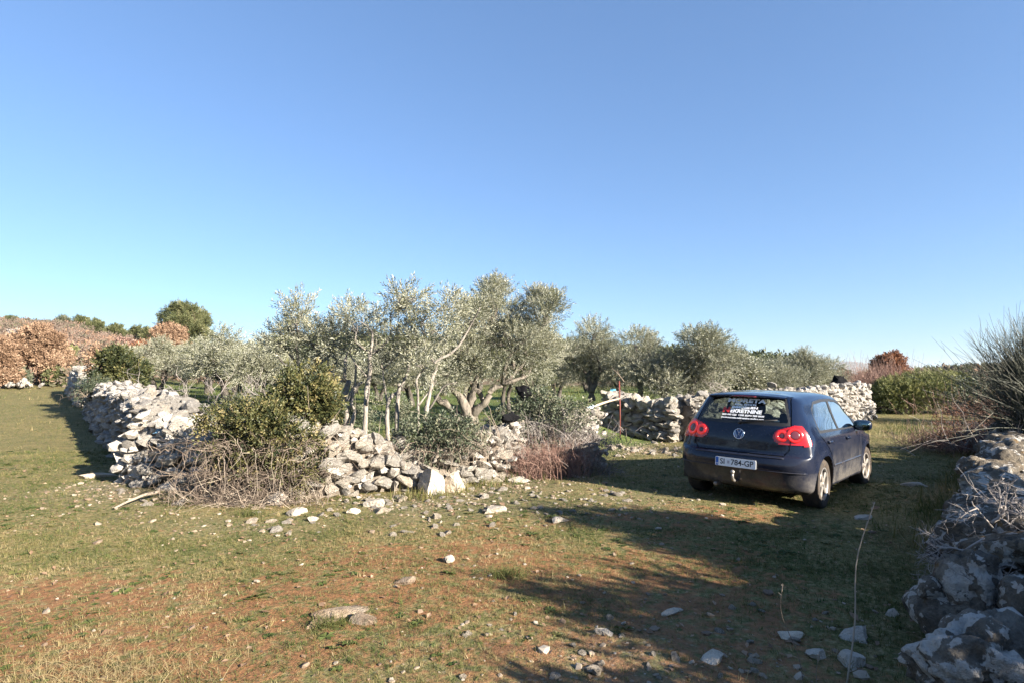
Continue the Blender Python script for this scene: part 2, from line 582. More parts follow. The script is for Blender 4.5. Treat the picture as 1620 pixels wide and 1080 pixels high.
mountain('mountains', 1140, 1460, 6500, [(1140, 592), (1230, 582), (1285, 569), (1330, 567), (1375, 573), (1460, 588)], 4)
# ------------------------------------------------------------------ dry stone walls
def stone_mat(name, dark, mid, light, lichen=(0.07, 0.065, 0.058), lich_amt=0.5, orange=0.0, scale=1.0, crust=0.0, cover=0.52, speck=0.25, edge=-.1):
    m, nt, out = new_mat(name)
    tc = nd(nt, 'TexCoord'); oi = nd(nt, 'ObjectInfo')
    va = nd(nt, 'VectorMath', operation='MULTIPLY_ADD')
    cb = nd(nt, 'CombineXYZ')
    for k in range(3): nt.links.new(oi.outputs['Random'], cb.inputs[k])
    nt.links.new(cb.outputs[0], va.inputs[0]); va.inputs[1].default_value = (37.0, 91.0, 53.0)
    nt.links.new(tc.outputs['Object'], va.inputs[2])
    P = va.outputs[0]
    n1 = noise_n(nt, P, 1.3 * scale, 7, 0.65, 0.4)
    n2 = noise_n(nt, P, 5.0 * scale, 6, 0.7)
    n3 = noise_n(nt, P, 17.0 * scale, 4, 0.7)
    c = ramp(nt, n1, [(0.30, dark), (0.50, mid), (0.68, light)])
    tone = ramp(nt, oi.outputs['Random'], [(0.0, (0.74, 0.73, 0.73)), (0.5, (0.95, 0.94, 0.92)), (1.0, (1.12, 1.05, 0.95))])
    c = mixc(nt, 1.0, c, tone, 'MULTIPLY')
    c = mixc(nt, math_n(nt, 'MULTIPLY', ramp(nt, n2, [(cover, 0.0), (cover + .10, 1.0)]), lich_amt), c, lichen)
    if crust:
        v = nd(nt, 'TexVoronoi'); v.inputs['Scale'].default_value = 2.6 * scale
        wv = nd(nt, 'VectorMath', operation='MULTIPLY_ADD')
        nz = nd(nt, 'TexNoise'); nz.inputs['Scale'].default_value = 4.0 * scale; nz.inputs['Detail'].default_value = 4
        nt.links.new(P, nz.inputs['Vector']); nt.links.new(nz.outputs['Color'], wv.inputs[0]); wv.inputs[1].default_value = (0.22, 0.22, 0.22)
        nt.links.new(P, wv.inputs[2]); nt.links.new(wv.outputs[0], v.inputs['Vector'])
        sp = ramp(nt, math_n(nt, 'ADD', math_n(nt, 'ADD', v.outputs['Distance'], 0.5 - edge), math_n(nt, 'ADD', math_n(nt, 'MULTIPLY', n1, -0.9), math_n(nt, 'MULTIPLY', n3, -0.25))), [(0.46, 1.0), (0.50, 0.0)])
        c = mixc(nt, math_n(nt, 'MULTIPLY', sp, crust), c, (0.52, 0.49, 0.445))
    if orange:
        c = mixc(nt, math_n(nt, 'MULTIPLY', ramp(nt, noise_n(nt, P, 2.1 * scale, 3, 0.5), [(0.66, 0.0), (0.72, 1.0)]), orange), c, (0.22, 0.12, 0.03))
    c = mixc(nt, math_n(nt, 'MULTIPLY', ramp(nt, n3, [(0.52, 0.0), (0.68, 1.0)]), speck), c, lichen)
    c = mixc(nt, math_n(nt, 'MULTIPLY', ramp(nt, n3, [(0.30, 1.0), (0.42, 0.0)]), speck * .7), c, light)
    h = math_n(nt, 'ADD', n2, math_n(nt, 'MULTIPLY', n3, 0.5))
    h = math_n(nt, 'ADD', h, math_n(nt, 'MULTIPLY', n1, 0.7))
    principled(nt, out, c, 0.92, bump_n(nt, h, 1.0, 0.14 / scale if scale > 1 else 0.07), Specular_IOR_Level=0.2)
    return m

M_STONE = stone_mat('pale_limestone', (0.34, 0.31, 0.27), (0.56, 0.52, 0.46), (0.70, 0.66, 0.60), lichen=(0.16, 0.148, 0.13), lich_amt=0.42, scale=1.6)
M_STONE_G = stone_mat('grey_limestone', (0.26, 0.24, 0.215), (0.46, 0.43, 0.39), (0.63, 0.59, 0.54), lichen=(0.13, 0.12, 0.107), lich_amt=0.5, scale=1.6)
M_BOULDER = stone_mat('lichened_limestone', (0.070, 0.058, 0.044), (0.155, 0.133, 0.105), (0.30, 0.265, 0.215), lichen=(0.045, 0.041, 0.037), lich_amt=0.8, orange=0.6, scale=3.4, crust=0.75, cover=.52, speck=.55, edge=-.20)
M_WHITEB = stone_mat('white_crusted_limestone', (0.085, 0.072, 0.056), (0.20, 0.175, 0.14), (0.38, 0.345, 0.29), lichen=(0.05, 0.045, 0.04), lich_amt=0.7, orange=0.9, scale=2.2, crust=0.9, cover=.54, speck=.4, edge=-.06)
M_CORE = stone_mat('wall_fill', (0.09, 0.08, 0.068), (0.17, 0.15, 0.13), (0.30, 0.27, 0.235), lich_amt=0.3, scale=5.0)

STONES = []
for k in range(18):
    v, f = stone_shape(100 + k, 2, 12 + k % 5, 0.022)
    STONES.append(Geo().add(v, f).mesh('stone', None, smooth=False, tint=False))
STONE_SETS = {}
def stone_set(mat):
    if mat.name not in STONE_SETS:
        out = []
        for me in STONES:
            c = me.copy(); c.materials.append(mat); out.append(c)
        STONE_SETS[mat.name] = out
    return STONE_SETS[mat.name]

def poly_sample(path, vals, ds):
    path = np.asarray(path, dtype=np.float64); vals = np.asarray(vals, dtype=np.float64)
    seg = np.hypot(*np.diff(path, axis=0).T)
    s = np.concatenate([[0], np.cumsum(seg)])
    S = np.arange(0, s[-1], ds)
    xy = np.stack([np.interp(S, s, path[:, k]) for k in (0, 1)], 1)
    vv = np.stack([np.interp(S, s, vals[:, k]) for k in range(vals.shape[1])], 1)
    t = np.gradient(xy, axis=0); t /= np.linalg.norm(t, axis=1, keepdims=True)
    return S, xy, vv, t

def stone_wall(name, label, path, prof, mat, size=0.26, seed=1, faces=('r', 't', 'e0', 'e1'), cap=300, jut=0.06, group=None, core_in=0.10, messy=0.3):
    """path: centre line; prof: (height, base width, top width) at each path point; faces: l/r sides, t top, e0/e1 ends"""
    rng = np.random.default_rng(seed)
    base = np.array([path[0][0], path[0][1], 0.0])
    root = thing(name, label, 'wall', tuple(base), 0, group)
    S, xy, pv, tn = poly_sample(path, prof, 0.05)
    L = S[-1]
    def frame(s):
        i = min(len(S) - 1, max(0, int(s / 0.05)))
        return xy[i], tn[i], np.array([-tn[i][1], tn[i][0]]), pv[i]
    cand = []
    def put(p, t, dims, tiltn):
        cand.append((p, t, dims, tiltn))
    for side in ('l', 'r'):
        if side not in faces: continue
        sg = 1 if side == 'l' else -1
        v = 0.02
        while v < pv[:, 0].max():
            ch = size * rng.uniform(0.38, 0.80)
            s = rng.uniform(-0.1, 0.1)
            while s < L:
                ln = size * min(1.55, rng.lognormal(-.02, .36))
                c, t, n, (h, wb, wt) = frame(s + ln / 2)
                if v < h - 0.03:
                    f = min(1, (v + ch / 2) / h)
                    off = (wb + (wt - wb) * f ** 1.3) / 2
                    dep = size * rng.uniform(0.55, 0.9)
                    q = c + n * sg * (off - dep * 0.62 + rng.normal() * jut * 0.6)
                    put(np.array([q[0], q[1], gz(q[0], q[1]) + v + ch / 2 + rng.normal() * messy * .12]), t, np.array([ln * 0.58, dep, ch * rng.uniform(0.50, 0.78)]), rng.normal(size=3) * [0.14, 0.16, 0.14] * (1 + messy * 2))
                    if rng.uniform() < .45:
                        q = c + n * sg * (off - dep * 0.45 + rng.normal() * jut * 0.5) + t * ln * .5
                        s2 = size * rng.uniform(.22, .40)
                        put(np.array([q[0], q[1], gz(q[0], q[1]) + v + ch * rng.uniform(.6, 1.1)]), t, np.array([s2 * .8, s2 * .7, s2 * .5]), rng.normal(size=3) * .6)
                s += ln
            v += ch * 0.95
    if 't' in faces:
        s = 0.0
        while s < L:
            ln = size * rng.uniform(0.75, 1.3)
            c, t, n, (h, wb, wt) = frame(s + ln / 2)
            m = max(1, int(round(wt / (size * 0.85))))
            for k in range(m):
                o = ((k + 0.5) / m - 0.5) * wt + rng.normal() * 0.04
                q = c + n * o
                ch = size * rng.uniform(0.35, 0.75)
                put(np.array([q[0], q[1], gz(q[0], q[1]) + h - 0.03 + rng.normal() * jut * 0.7]), t, np.array([ln * 0.6, size * rng.uniform(0.45, 0.75), ch * 0.85]), rng.normal(size=3) * [0.4, 0.4, 0.8])
            s += ln * 0.95
    for e in ('e0', 'e1'):
        if e not in faces: continue
        s0, sg = (0.0, -1) if e == 'e0' else (L - 0.06, 1)
        c, t, n, (h, wb, wt) = frame(s0)
        v = 0.02
        while v < h - 0.03:
            ch = size * rng.uniform(0.42, 0.72)
            o = -0.5 * wb
            f = v / h
            wd = wb + (wt - wb) * f
            o = -wd / 2
            while o < wd / 2 - 0.05:
                ln = size * rng.uniform(0.7, 1.4)
                q = c + n * (o + ln / 2) + t * sg * (0.02 + rng.normal() * jut * 0.5)
                put(np.array([q[0], q[1], gz(q[0], q[1]) + v + ch / 2]), n, np.array([ln * 0.56, size * 0.5, ch * 0.62]), rng.normal(size=3) * 0.14)
                o += ln
            v += ch * 0.98
    dist = [np.hypot(p[0], p[1]) / max(0.05, (d[0] * d[2]) ** 0.5) for p, t, d, r in cand]
    order = np.argsort(dist)
    meshes = stone_set(mat)
    rest = Geo()
    for rank, i in enumerate(order):
        p, t, d, tl = cand[i]
        rot = Matrix.Rotation(math.atan2(t[1], t[0]), 4, 'Z') @ Matrix.Rotation(tl[0], 4, 'X') @ Matrix.Rotation(tl[1], 4, 'Y') @ Matrix.Rotation(tl[2], 4, 'Z')
        flip = Matrix.Rotation(rng.integers(0, 2) * math.pi, 4, 'Z') @ Matrix.Rotation(rng.integers(0, 2) * math.pi, 4, 'X')
        if rank < cap:
            o = link('stone', meshes[rng.integers(len(meshes))], root)
            o.matrix_local = Matrix.Translation(Vector(p - base)) @ rot @ flip @ Matrix.Diagonal((*d, 1.0))
        else:
            v, f = stone_shape(300 + rank % 9, 1, 7, 0.06)
            m3 = np.array((rot @ flip).to_3x3())
            rest.add((v * d) @ m3.T + p - base, f)
    if rest.n:
        tag(rest.build('rubble', mat, root, smooth=False, tint=False), kind='stuff')
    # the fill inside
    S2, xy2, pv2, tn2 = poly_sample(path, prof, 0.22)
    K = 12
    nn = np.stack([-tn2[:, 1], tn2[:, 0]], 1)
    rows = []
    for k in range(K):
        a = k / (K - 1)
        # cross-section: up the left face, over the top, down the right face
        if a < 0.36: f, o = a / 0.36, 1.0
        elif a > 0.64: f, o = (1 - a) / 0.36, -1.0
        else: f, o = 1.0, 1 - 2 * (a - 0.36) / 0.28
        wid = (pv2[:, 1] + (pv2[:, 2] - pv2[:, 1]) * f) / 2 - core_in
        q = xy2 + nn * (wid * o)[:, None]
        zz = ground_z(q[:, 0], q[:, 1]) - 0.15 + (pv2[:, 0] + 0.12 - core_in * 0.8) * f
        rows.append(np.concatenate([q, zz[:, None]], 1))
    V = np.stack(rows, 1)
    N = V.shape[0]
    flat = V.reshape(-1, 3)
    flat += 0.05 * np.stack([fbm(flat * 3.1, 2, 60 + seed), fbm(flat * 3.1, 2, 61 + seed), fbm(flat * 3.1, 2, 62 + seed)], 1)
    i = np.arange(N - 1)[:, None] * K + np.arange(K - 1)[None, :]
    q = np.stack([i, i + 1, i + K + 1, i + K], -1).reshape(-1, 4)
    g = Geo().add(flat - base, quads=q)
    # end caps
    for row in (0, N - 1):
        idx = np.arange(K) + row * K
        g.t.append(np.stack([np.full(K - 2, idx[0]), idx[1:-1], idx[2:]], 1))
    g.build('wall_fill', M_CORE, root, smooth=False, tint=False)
    return root

lw = lambda u: tuple(WALL_CORNER + LEFT_DIR * u + np.array([0.783, 0.622]) * 0.72)
left_wall = stone_wall('dry_stone_wall', 'long grey dry stone wall running back along the left grassy track, broad heaped top in sun', 
    [lw(-0.3), lw(4), lw(9), lw(13), lw(17)], [(0.98, 1.35, 0.85), (1.12, 1.4, 0.8), (1.18, 1.4, 0.8), (1.15, 1.3, 0.8), (0.9, 1.2, 0.7)], M_STONE_G, 0.20, 3, ('l', 'r', 't', 'e0'), 300, 0.11, messy=.6)
far_left_wall = stone_wall('dry_stone_wall', 'short far stretch of dry stone wall at the end of the left track, before the brown oaks',
    [lw(20), lw(26), lw(33)], [(1.1, 1.3, 0.8), (1.55, 1.6, 1.0), (1.5, 1.6, 1.0)], M_STONE_G, 0.34, 5, ('l', 't', 'e0'), 260, 0.1)
front_wall = stone_wall('dry_stone_wall', 'low tumbled white limestone wall in the middle, overgrown with brambles and ivy',
    [(-6.0, 9.75), (-5.1, 9.3), (-4.2, 8.95), (-2.8, 8.5), (-2.0, 8.95), (-1.3, 9.15), (-0.5, 9.7), (0.2, 10.35), (0.9, 10.7), (1.45, 11.0)],
    [(0.95, 1.2, 0.7), (0.86, 1.1, 0.6), (0.85, 1.0, 0.6), (0.98, 0.9, 0.55), (0.66, 0.9, 0.5), (0.50, 0.9, 0.5), (0.72, 0.9, 0.5), (0.85, 0.9, 0.5), (0.95, 0.9, 0.55), (1.02, 0.9, 0.6)],
    M_STONE, 0.19, 7, ('r', 't', 'e1'), 300, 0.09, messy=.5)
gate_wall = stone_wall('dry_stone_wall', 'squared end of dry stone wall beside the red gate post, its near face in shade',
    [(2.72, 16.30), (3.5, 15.62), (4.25, 14.98)], [(0.90, 0.8, 0.66), (0.94, 0.8, 0.66), (0.98, 0.8, 0.66)], M_STONE, 0.22, 11, ('r', 't', 'e0', 'e1'), 300, 0.04)
lane_wall = stone_wall('dry_stone_wall', 'sunlit dry stone wall along the lane behind the dark blue car',
    [(4.4, 15.05), (7.5, 17.5), (10.5, 20.1), (13.4, 22.7)], [(1.05, 0.9, 0.6), (1.15, 0.9, 0.6), (1.2, 0.95, 0.6), (1.25, 1.1, 0.7)], M_STONE_G, 0.21, 13, ('r', 't', 'e1'), 300, 0.09, messy=.6)

# the rough wall of big lichened boulders at the right
RW0, RWD = np.array([1.98, 3.15]), np.array([math.sin(R(41)), math.cos(R(41))])
RWN = np.array([RWD[1], -RWD[0]])                        # to the right, away from the lane
right_wall = thing('boulder_wall', 'rough wall of big lichened grey boulders at the right edge, bare twigs over it', 'wall', (RW0[0], RW0[1], 0))
def rugged(seed, sub, cuts, rough):
    '''karst boulder: rounded facets, ribs, hollows and pits'''
    rng = np.random.default_rng(seed)
    v, f = ICO[sub]
    v = v.copy()
    for k in range(cuts):
        n = rng.normal(size=3); n /= np.linalg.norm(n)
        s_ = v @ n - rng.uniform(0.50, 0.85)
        v -= (0.5 * (s_ + np.sqrt(s_ * s_ + 0.006)))[:, None] * n[None] * 0.85
    n_ = v / np.linalg.norm(v, axis=1, keepdims=True)
    rough = rough * 1.35
    d = rough * 2.0 * fbm(v * 1.6 + seed * 3.1, 3, seed) + rough * 1.3 * (0.5 - np.abs(fbm(v * 3.4 + seed, 4, seed + 5))) + rough * 0.55 * fbm(v * 9.0 + seed, 3, seed + 7) + (rough * 0.40 * (0.5 - np.abs(fbm(v * 17.0 + seed, 3, seed + 17))) if sub >= 4 else 0)
    pit = np.clip(vnoise(v * 3.6 + 2.3 * seed, seed + 31) - 0.30, 0, 1)
    crack = np.clip(0.07 - np.abs(fbm(v * [1.4, 1.4, 2.4] + seed * 1.9, 3, seed + 41)), 0, 1) * 2.2
    v = v + n_ * (d - 0.30 * pit - crack)[:, None]
    ext = (v.max(0) - v.min(0)) / 2
    return (v - (v.max(0) + v.min(0)) / 2) / ext, f
def boulder(seed, along, out_, z, dims, rot=(0, 0, 0), sub=4, cuts=9, rough=0.085, mat=None):
    v, f = rugged(seed, sub, cuts, rough)
    me = Geo().add(v * np.array(dims), f).mesh('stone', mat or M_BOULDER, smooth=True, tint=False, sharp=40 if sub < 4 else None)
    q = RW0 + RWD * along + RWN * out_
    o = link('stone', me, right_wall)
    o.location = (q[0] - RW0[0], q[1] - RW0[1], gz(q[0], q[1]) + z)
    o.rotation_euler = (rot[0], rot[1], math.pi / 2 - R(41) + rot[2])
    return o
boulder(901, 0.16, 0.36, 0.25, (0.34, 0.36, 0.30), (0.1, -0.25, 0.2), 5, 6, 0.11, M_WHITEB)
boulder(902, 0.92, 0.28, 0.44, (0.20, 0.19, 0.19), (0.2, 0.1, 0.5), 4, 7, .1, M_WHITEB)
boulder(903, 0.95, 0.20, 0.22, (0.32, 0.26, 0.24), (0.1, 0.1, 0.3), 4)
boulder(904, 0.86, 0.10, 0.36, (0.085, 0.08, 0.09), (0.2, 0.1, 0.5), 3)
boulder(905, 0.62, 0.80, 0.34, (0.46, 0.38, 0.30), (0.05, 0.08, 0.1), 5)
boulder(906, -0.15, 0.95, 0.16, (0.5, 0.42, 0.26), (0.0, 0.1, 0.4), 4)
boulder(907, -0.6, 0.62, 0.0, (0.42, 0.32, 0.16), (0.0, 0.0, 0.2), 4)
boulder(910, 0.2, 1.2, 0.26, (0.36, 0.33, 0.2), (0.1, 0.0, 0.6), 4)
boulder(911, 0.75, 1.25, 0.28, (0.38, 0.3, 0.2), (0.1, 0.1, 1.2), 4)
boulder(908, 1.40, 0.50, 0.54, (0.36, 0.34, 0.15), (0.05, 0.2, 0.1), 4)
boulder(909, 1.25, 0.98, 0.40, (0.42, 0.3, 0.16), (0.15, -0.05, 0.5), 4)
rngb = np.random.default_rng(77)
k = 920
for a in np.arange(1.75, 12.6, 0.46):
    h = float(np.interp(a, [1.7, 5, 8, 13], [0.62, 0.72, 0.72, 0.65]))
    for row, zz in enumerate(np.arange(0.14, h, 0.27)):
        out0 = 0.06 + 0.14 * zz / h + rngb.normal() * 0.05
        s = rngb.uniform(0.21, 0.31)
        boulder(k, a + rngb.normal() * 0.1 + 0.2 * (row % 2), out0 + 0.12, zz + rngb.normal() * 0.03, (s, s * 0.9, s * rngb.uniform(0.55, 0.8)), rngb.normal(size=3) * [0.2, 0.2, 0.8], 3 if a > 7 else (5 if a < 3 else 4), 9, .12)
        k += 1
    for o in (0.42, 0.80, 1.2):
        s = rngb.uniform(0.24, 0.34)
        boulder(k, a + rngb.normal() * 0.12, o + rngb.normal() * 0.05, h - 0.06 + rngb.normal() * 0.035 - (0.0 if o < .6 else (0.14 if o < 1.0 else 0.30)), (s * 1.15, s, s * rngb.uniform(0.4, 0.65)), rngb.normal(size=3) * [0.25, 0.25, 0.9], 3 if a > 6 else 4)
        k += 1
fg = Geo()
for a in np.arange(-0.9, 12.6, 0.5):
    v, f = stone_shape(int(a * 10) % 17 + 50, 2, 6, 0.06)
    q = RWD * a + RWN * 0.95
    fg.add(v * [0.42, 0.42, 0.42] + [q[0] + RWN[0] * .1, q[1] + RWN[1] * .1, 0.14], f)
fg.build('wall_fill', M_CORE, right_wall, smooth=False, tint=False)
# ------------------------------------------------------------------ the hatchback
def paint_mat(name, dust_amt=1.0):
    m, nt, out = new_mat(name)
    tc = nd(nt, 'TexCoord'); P = tc.outputs['Object']
    sx = nd(nt, 'SeparateXYZ'); nt.links.new(P, sx.inputs[0])
    n1 = noise_n(nt, P, 5.0, 6, 0.7); n2 = noise_n(nt, P, 60.0, 3, 0.7)
    hgt = ramp(nt, math_n(nt, 'MULTIPLY', sx.outputs['Z'], 0.7), [(0.16, 0.75), (0.34, 0.30), (0.5, 0.12), (0.66, 0.05), (0.9, 0.02)])
    d = math_n(nt, 'MULTIPLY', hgt, ramp(nt, n1, [(0.30, 0.25), (0.62, 1.15)]))
    d = math_n(nt, 'MULTIPLY', d, ramp(nt, n2, [(0.3, 0.6), (0.6, 1.1)]))
    d = math_n(nt, 'MULTIPLY', d, dust_amt, True)
    c = mixc(nt, d, (0.003, 0.0072, 0.022), (0.11, 0.10, 0.09))
    ro = ramp(nt, d, [(0.0, 0.22), (0.6, 0.75)])
    principled(nt, out, c, ro, None, Metallic=0.0, Coat_Weight=0.7, Coat_Roughness=0.03, Specular_IOR_Level=0.12)
    return m

def glass_mat(name, tint, refl=1.0):
    m, nt, out = new_mat(name)
    tr = nd(nt, 'BsdfTransparent'); tr.inputs['Color'].default_value = (*tint, 1)
    gl = nd(nt, 'BsdfGlossy'); gl.inputs['Roughness'].default_value = 0.02
    lw_ = nd(nt, 'LayerWeight'); lw_.inputs['Blend'].default_value = 0.5
    sch = math_n(nt, 'ADD', math_n(nt, 'MULTIPLY', math_n(nt, 'POWER', lw_.outputs['Facing'], 4.0), 0.9), 0.045)
    mx = nd(nt, 'MixShader')
    nt.links.new(math_n(nt, 'MULTIPLY', sch, refl, True), mx.inputs[0])
    nt.links.new(tr.outputs[0], mx.inputs[1]); nt.links.new(gl.outputs[0], mx.inputs[2])
    nt.links.new(mx.outputs[0], out.inputs['Surface'])
    return m

M_PAINT = paint_mat('navy_car_paint', 0.6)
M_SKIRT = paint_mat('dusty_bumper', 1.15)
M_DUSTYDOOR = paint_mat('dusty_door_paint', 1.7)
M_BLACK = simple_mat('black_plastic', (0.012, 0.012, 0.013), 0.5)
M_SEAM = simple_mat('dark_gap', (0.004, 0.004, 0.005), 0.8)
M_RUBBER = None
M_GLASS = glass_mat('car_glass', (0.74, 0.82, 0.78), 1.3)
M_SIDEGLASS = glass_mat('side_glass', (0.50, 0.57, 0.55), 2.6)
M_CHROME = simple_mat('chrome', (0.75, 0.76, 0.78), 0.12, Metallic=1.0)
M_MIRROR = simple_mat('mirror_glass', (0.16, 0.22, 0.22), 0.06, Metallic=1.0)
M_SEAT = simple_mat('seat_cloth', (0.02, 0.02, 0.022), 0.9)
M_WHITE = simple_mat('white_vinyl', (0.93, 0.93, 0.93), 0.5)
M_REDV = simple_mat('red_vinyl', (0.55, 0.03, 0.03), 0.5)
M_PLATE = simple_mat('plate_white', (0.80, 0.80, 0.80), 0.35)
M_PLATEBLUE = simple_mat('plate_blue', (0.02, 0.12, 0.45), 0.4)
M_PRINT = simple_mat('plate_black', (0.01, 0.01, 0.01), 0.5)

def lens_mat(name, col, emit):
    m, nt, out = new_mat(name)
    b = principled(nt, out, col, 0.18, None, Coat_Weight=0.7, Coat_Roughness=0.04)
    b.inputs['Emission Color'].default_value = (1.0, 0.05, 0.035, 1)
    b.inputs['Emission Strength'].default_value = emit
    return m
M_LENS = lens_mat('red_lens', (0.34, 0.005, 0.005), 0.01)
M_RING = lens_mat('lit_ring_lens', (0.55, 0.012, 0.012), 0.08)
M_BRAKE = lens_mat('dark_red_lens', (0.08, 0.004, 0.004), 0.0)
M_DARKLENS = lens_mat('smoked_lens', (0.10, 0.02, 0.025), 0.0)

def tyre_mat():
    m, nt, out = new_mat('muddy_tyre')
    tc = nd(nt, 'TexCoord')
    n = noise_n(nt, tc.outputs['Object'], 9.0, 5, 0.7)
    c = ramp(nt, n, [(0.35, (0.014, 0.013, 0.012)), (0.62, (0.06, 0.042, 0.028)), (0.8, (0.13, 0.085, 0.05))])
    principled(nt, out, c, 0.9, bump_n(nt, n, 0.4, 0.01))
    return m
def rim_mat():
    m, nt, out = new_mat('dusty_alloy')
    tc = nd(nt, 'TexCoord')
    n = noise_n(nt, tc.outputs['Object'], 7.0, 5, 0.7)
    c = ramp(nt, n, [(0.35, (0.34, 0.33, 0.32)), (0.7, (0.20, 0.16, 0.12))])
    principled(nt, out, c, ramp(nt, n, [(0.35, 0.3), (0.7, 0.7)]), None, Metallic=0.65)
    return m
M_TYRE, M_RIM = tyre_mat(), rim_mat()

car = thing('parked_car', 'dark blue dusty hatchback parked on the grassy lane, real estate lettering on its rear window', 'car')
car.location = (CAR_ORG[0], CAR_ORG[1], gz(*CAR_ORG) - 0.012)
car.rotation_euler = (Matrix.Rotation(math.pi / 2 - CAR_HEAD, 3, 'Z') @ Matrix.Rotation(CAR_PITCH, 3, 'Y') @ Matrix.Rotation(CAR_ROLL, 3, 'X')).to_euler()

# control net of the left half: rows = waterlines from the sill up to the roof centre, columns = from tail centre round to nose centre
def side(hw, x0, z):       # the ten side columns of one waterline
    xs = [0.46, 0.75, 1.15, 1.70, 2.30, 2.90, 3.35, 3.78]
    fac = [0.975, 0.992, 1.0, 1.0, 1.0, 0.995, 0.985, 0.945]
    return [(x, hw * f, z) for x, f in zip(xs, fac)]
NET = [
    [(0.30, 0, .20), (0.30, .30, .20), (0.31, .52, .20), (0.34, .66, .20), (0.40, .74, .20)] + side(.77, 0, .20) + [(4.02, .62, .20), (4.08, .34, .20), (4.10, 0, .20)],
    [(0.13, 0, .26), (0.135, .32, .26), (0.155, .56, .26), (0.22, .73, .26), (0.32, .815, .27)] + side(.842, 0, .255) + [(4.07, .64, .25), (4.15, .34, .25), (4.17, 0, .25)],
    [(0.045, 0, .42), (0.05, .32, .42), (0.075, .56, .42), (0.145, .735, .42), (0.29, .838, .42)] + side(.868, 0, .42) + [(4.09, .66, .42), (4.185, .35, .42), (4.20, 0, .42)],
    [(0.012, 0, .505), (0.017, .32, .505), (0.045, .56, .505), (0.118, .742, .505), (0.28, .846, .505)] + side(.876, 0, .505) + [(4.09, .66, .5), (4.185, .35, .5), (4.205, 0, .5)],
    [(0.0, 0, .57), (0.006, .32, .57), (0.034, .56, .57), (0.11, .745, .57), (0.275, .85, .57)] + side(.880, 0, .58) + [(4.08, .66, .56), (4.175, .35, .57), (4.195, 0, .57)],
    [(0.035, 0, .668), (0.042, .32, .668), (0.068, .56, .668), (0.132, .742, .668), (0.275, .85, .668)] + side(.882, 0, .69) + [(4.03, .66, .66), (4.13, .35, .67), (4.15, 0, .67)],
    [(0.088, 0, .70), (0.096, .32, .70), (0.122, .56, .70), (0.178, .73, .70), (0.285, .845, .72)] + side(.879, 0, .79) + [(3.97, .66, .72), (4.06, .35, .75), (4.09, 0, .755)],
    [(0.098, 0, .86), (0.108, .32, .86), (0.140, .56, .86), (0.198, .70, .86), (0.305, .815, .87)] + side(.866, 0, .90)[:-2] + [(3.35, .83, .865), (3.75, .74, .80)] + [(3.88, .60, .79), (3.96, .33, .80), (3.98, 0, .80)],
    [(0.128, 0, 1.0), (0.140, .32, 1.0), (0.172, .55, 1.0), (0.23, .675, 1.0), (0.335, .775, .995)] + side(.835, 0, .968)[:-2] + [(3.20, .78, .94), (3.42, .68, .91)] + [(3.50, .52, .93), (3.55, .28, .94), (3.57, 0, .945)],
    [(0.150, 0, 1.075), (0.164, .32, 1.075), (0.197, .54, 1.075), (0.255, .655, 1.07), (0.365, .745, 1.06)] + side(.806, 0, 1.03)[:-2] + [(3.08, .745, .985), (3.20, .64, .975)] + [(3.27, .48, .985), (3.32, .26, .99), (3.34, 0, .995)],
    [(0.262, 0, 1.235), (0.275, .31, 1.235), (0.31, .515, 1.232), (0.365, .615, 1.225), (0.47, .68, 1.21)] + [(.60, .705, 1.195), (.80, .722, 1.19), (1.15, .735, 1.19), (1.70, .742, 1.19), (2.25, .738, 1.18), (2.70, .722, 1.14), (2.86, .69, 1.115), (2.93, .60, 1.115)] + [(2.98, .45, 1.12), (3.01, .25, 1.125), (3.02, 0, 1.13)],
    [(0.372, 0, 1.385), (0.385, .30, 1.383), (0.42, .48, 1.378), (0.475, .57, 1.368), (0.57, .62, 1.355)] + [(.70, .640, 1.352), (.88, .652, 1.36), (1.2, .662, 1.372), (1.70, .668, 1.382), (2.15, .660, 1.372), (2.42, .645, 1.338), (2.52, .615, 1.325), (2.57, .53, 1.335)] + [(2.60, .40, 1.345), (2.62, .22, 1.352), (2.63, 0, 1.355)],
    [(0.40, 0, 1.432), (0.41, .29, 1.428), (0.44, .46, 1.418), (0.50, .53, 1.408), (0.60, .565, 1.402)] + [(.74, .585, 1.405), (.92, .592, 1.416), (1.22, .598, 1.432), (1.70, .602, 1.44), (2.10, .595, 1.43), (2.33, .575, 1.405), (2.42, .54, 1.392), (2.47, .47, 1.395)] + [(2.50, .35, 1.40), (2.51, .19, 1.404), (2.52, 0, 1.406)],
    [(0.55, 0, 1.452), (0.56, .23, 1.449), (0.58, .36, 1.443), (0.63, .41, 1.438), (0.72, .43, 1.436)] + [(.84, .44, 1.442), (1.0, .445, 1.452), (1.26, .45, 1.464), (1.70, .45, 1.472), (2.04, .445, 1.462), (2.22, .42, 1.448), (2.29, .39, 1.44), (2.32, .33, 1.44)] + [(2.34, .24, 1.441), (2.35, .13, 1.442), (2.35, 0, 1.443)],
    [(0.75, 0, 1.462), (0.755, .12, 1.461), (0.77, .18, 1.459), (0.80, .205, 1.457), (0.86, .215, 1.457)] + [(.95, .22, 1.461), (1.08, .22, 1.468), (1.3, .225, 1.478), (1.70, .225, 1.483), (1.98, .22, 1.477), (2.10, .21, 1.47), (2.14, .19, 1.466), (2.16, .16, 1.465)] + [(2.17, .12, 1.465), (2.18, .06, 1.465), (2.18, 0, 1.466)],
    [(0.95, 0, 1.468)] * 4 + [(1.0, 0, 1.47)] + [(1.05, 0, 1.472), (1.15, 0, 1.475), (1.35, 0, 1.481), (1.70, 0, 1.486), (1.9, 0, 1.482), (1.98, 0, 1.478), (2.0, 0, 1.476), (2.0, 0, 1.476)] + [(2.0, 0, 1.476)] * 3,
]
NET = np.array([row for row in NET], dtype=np.float64)

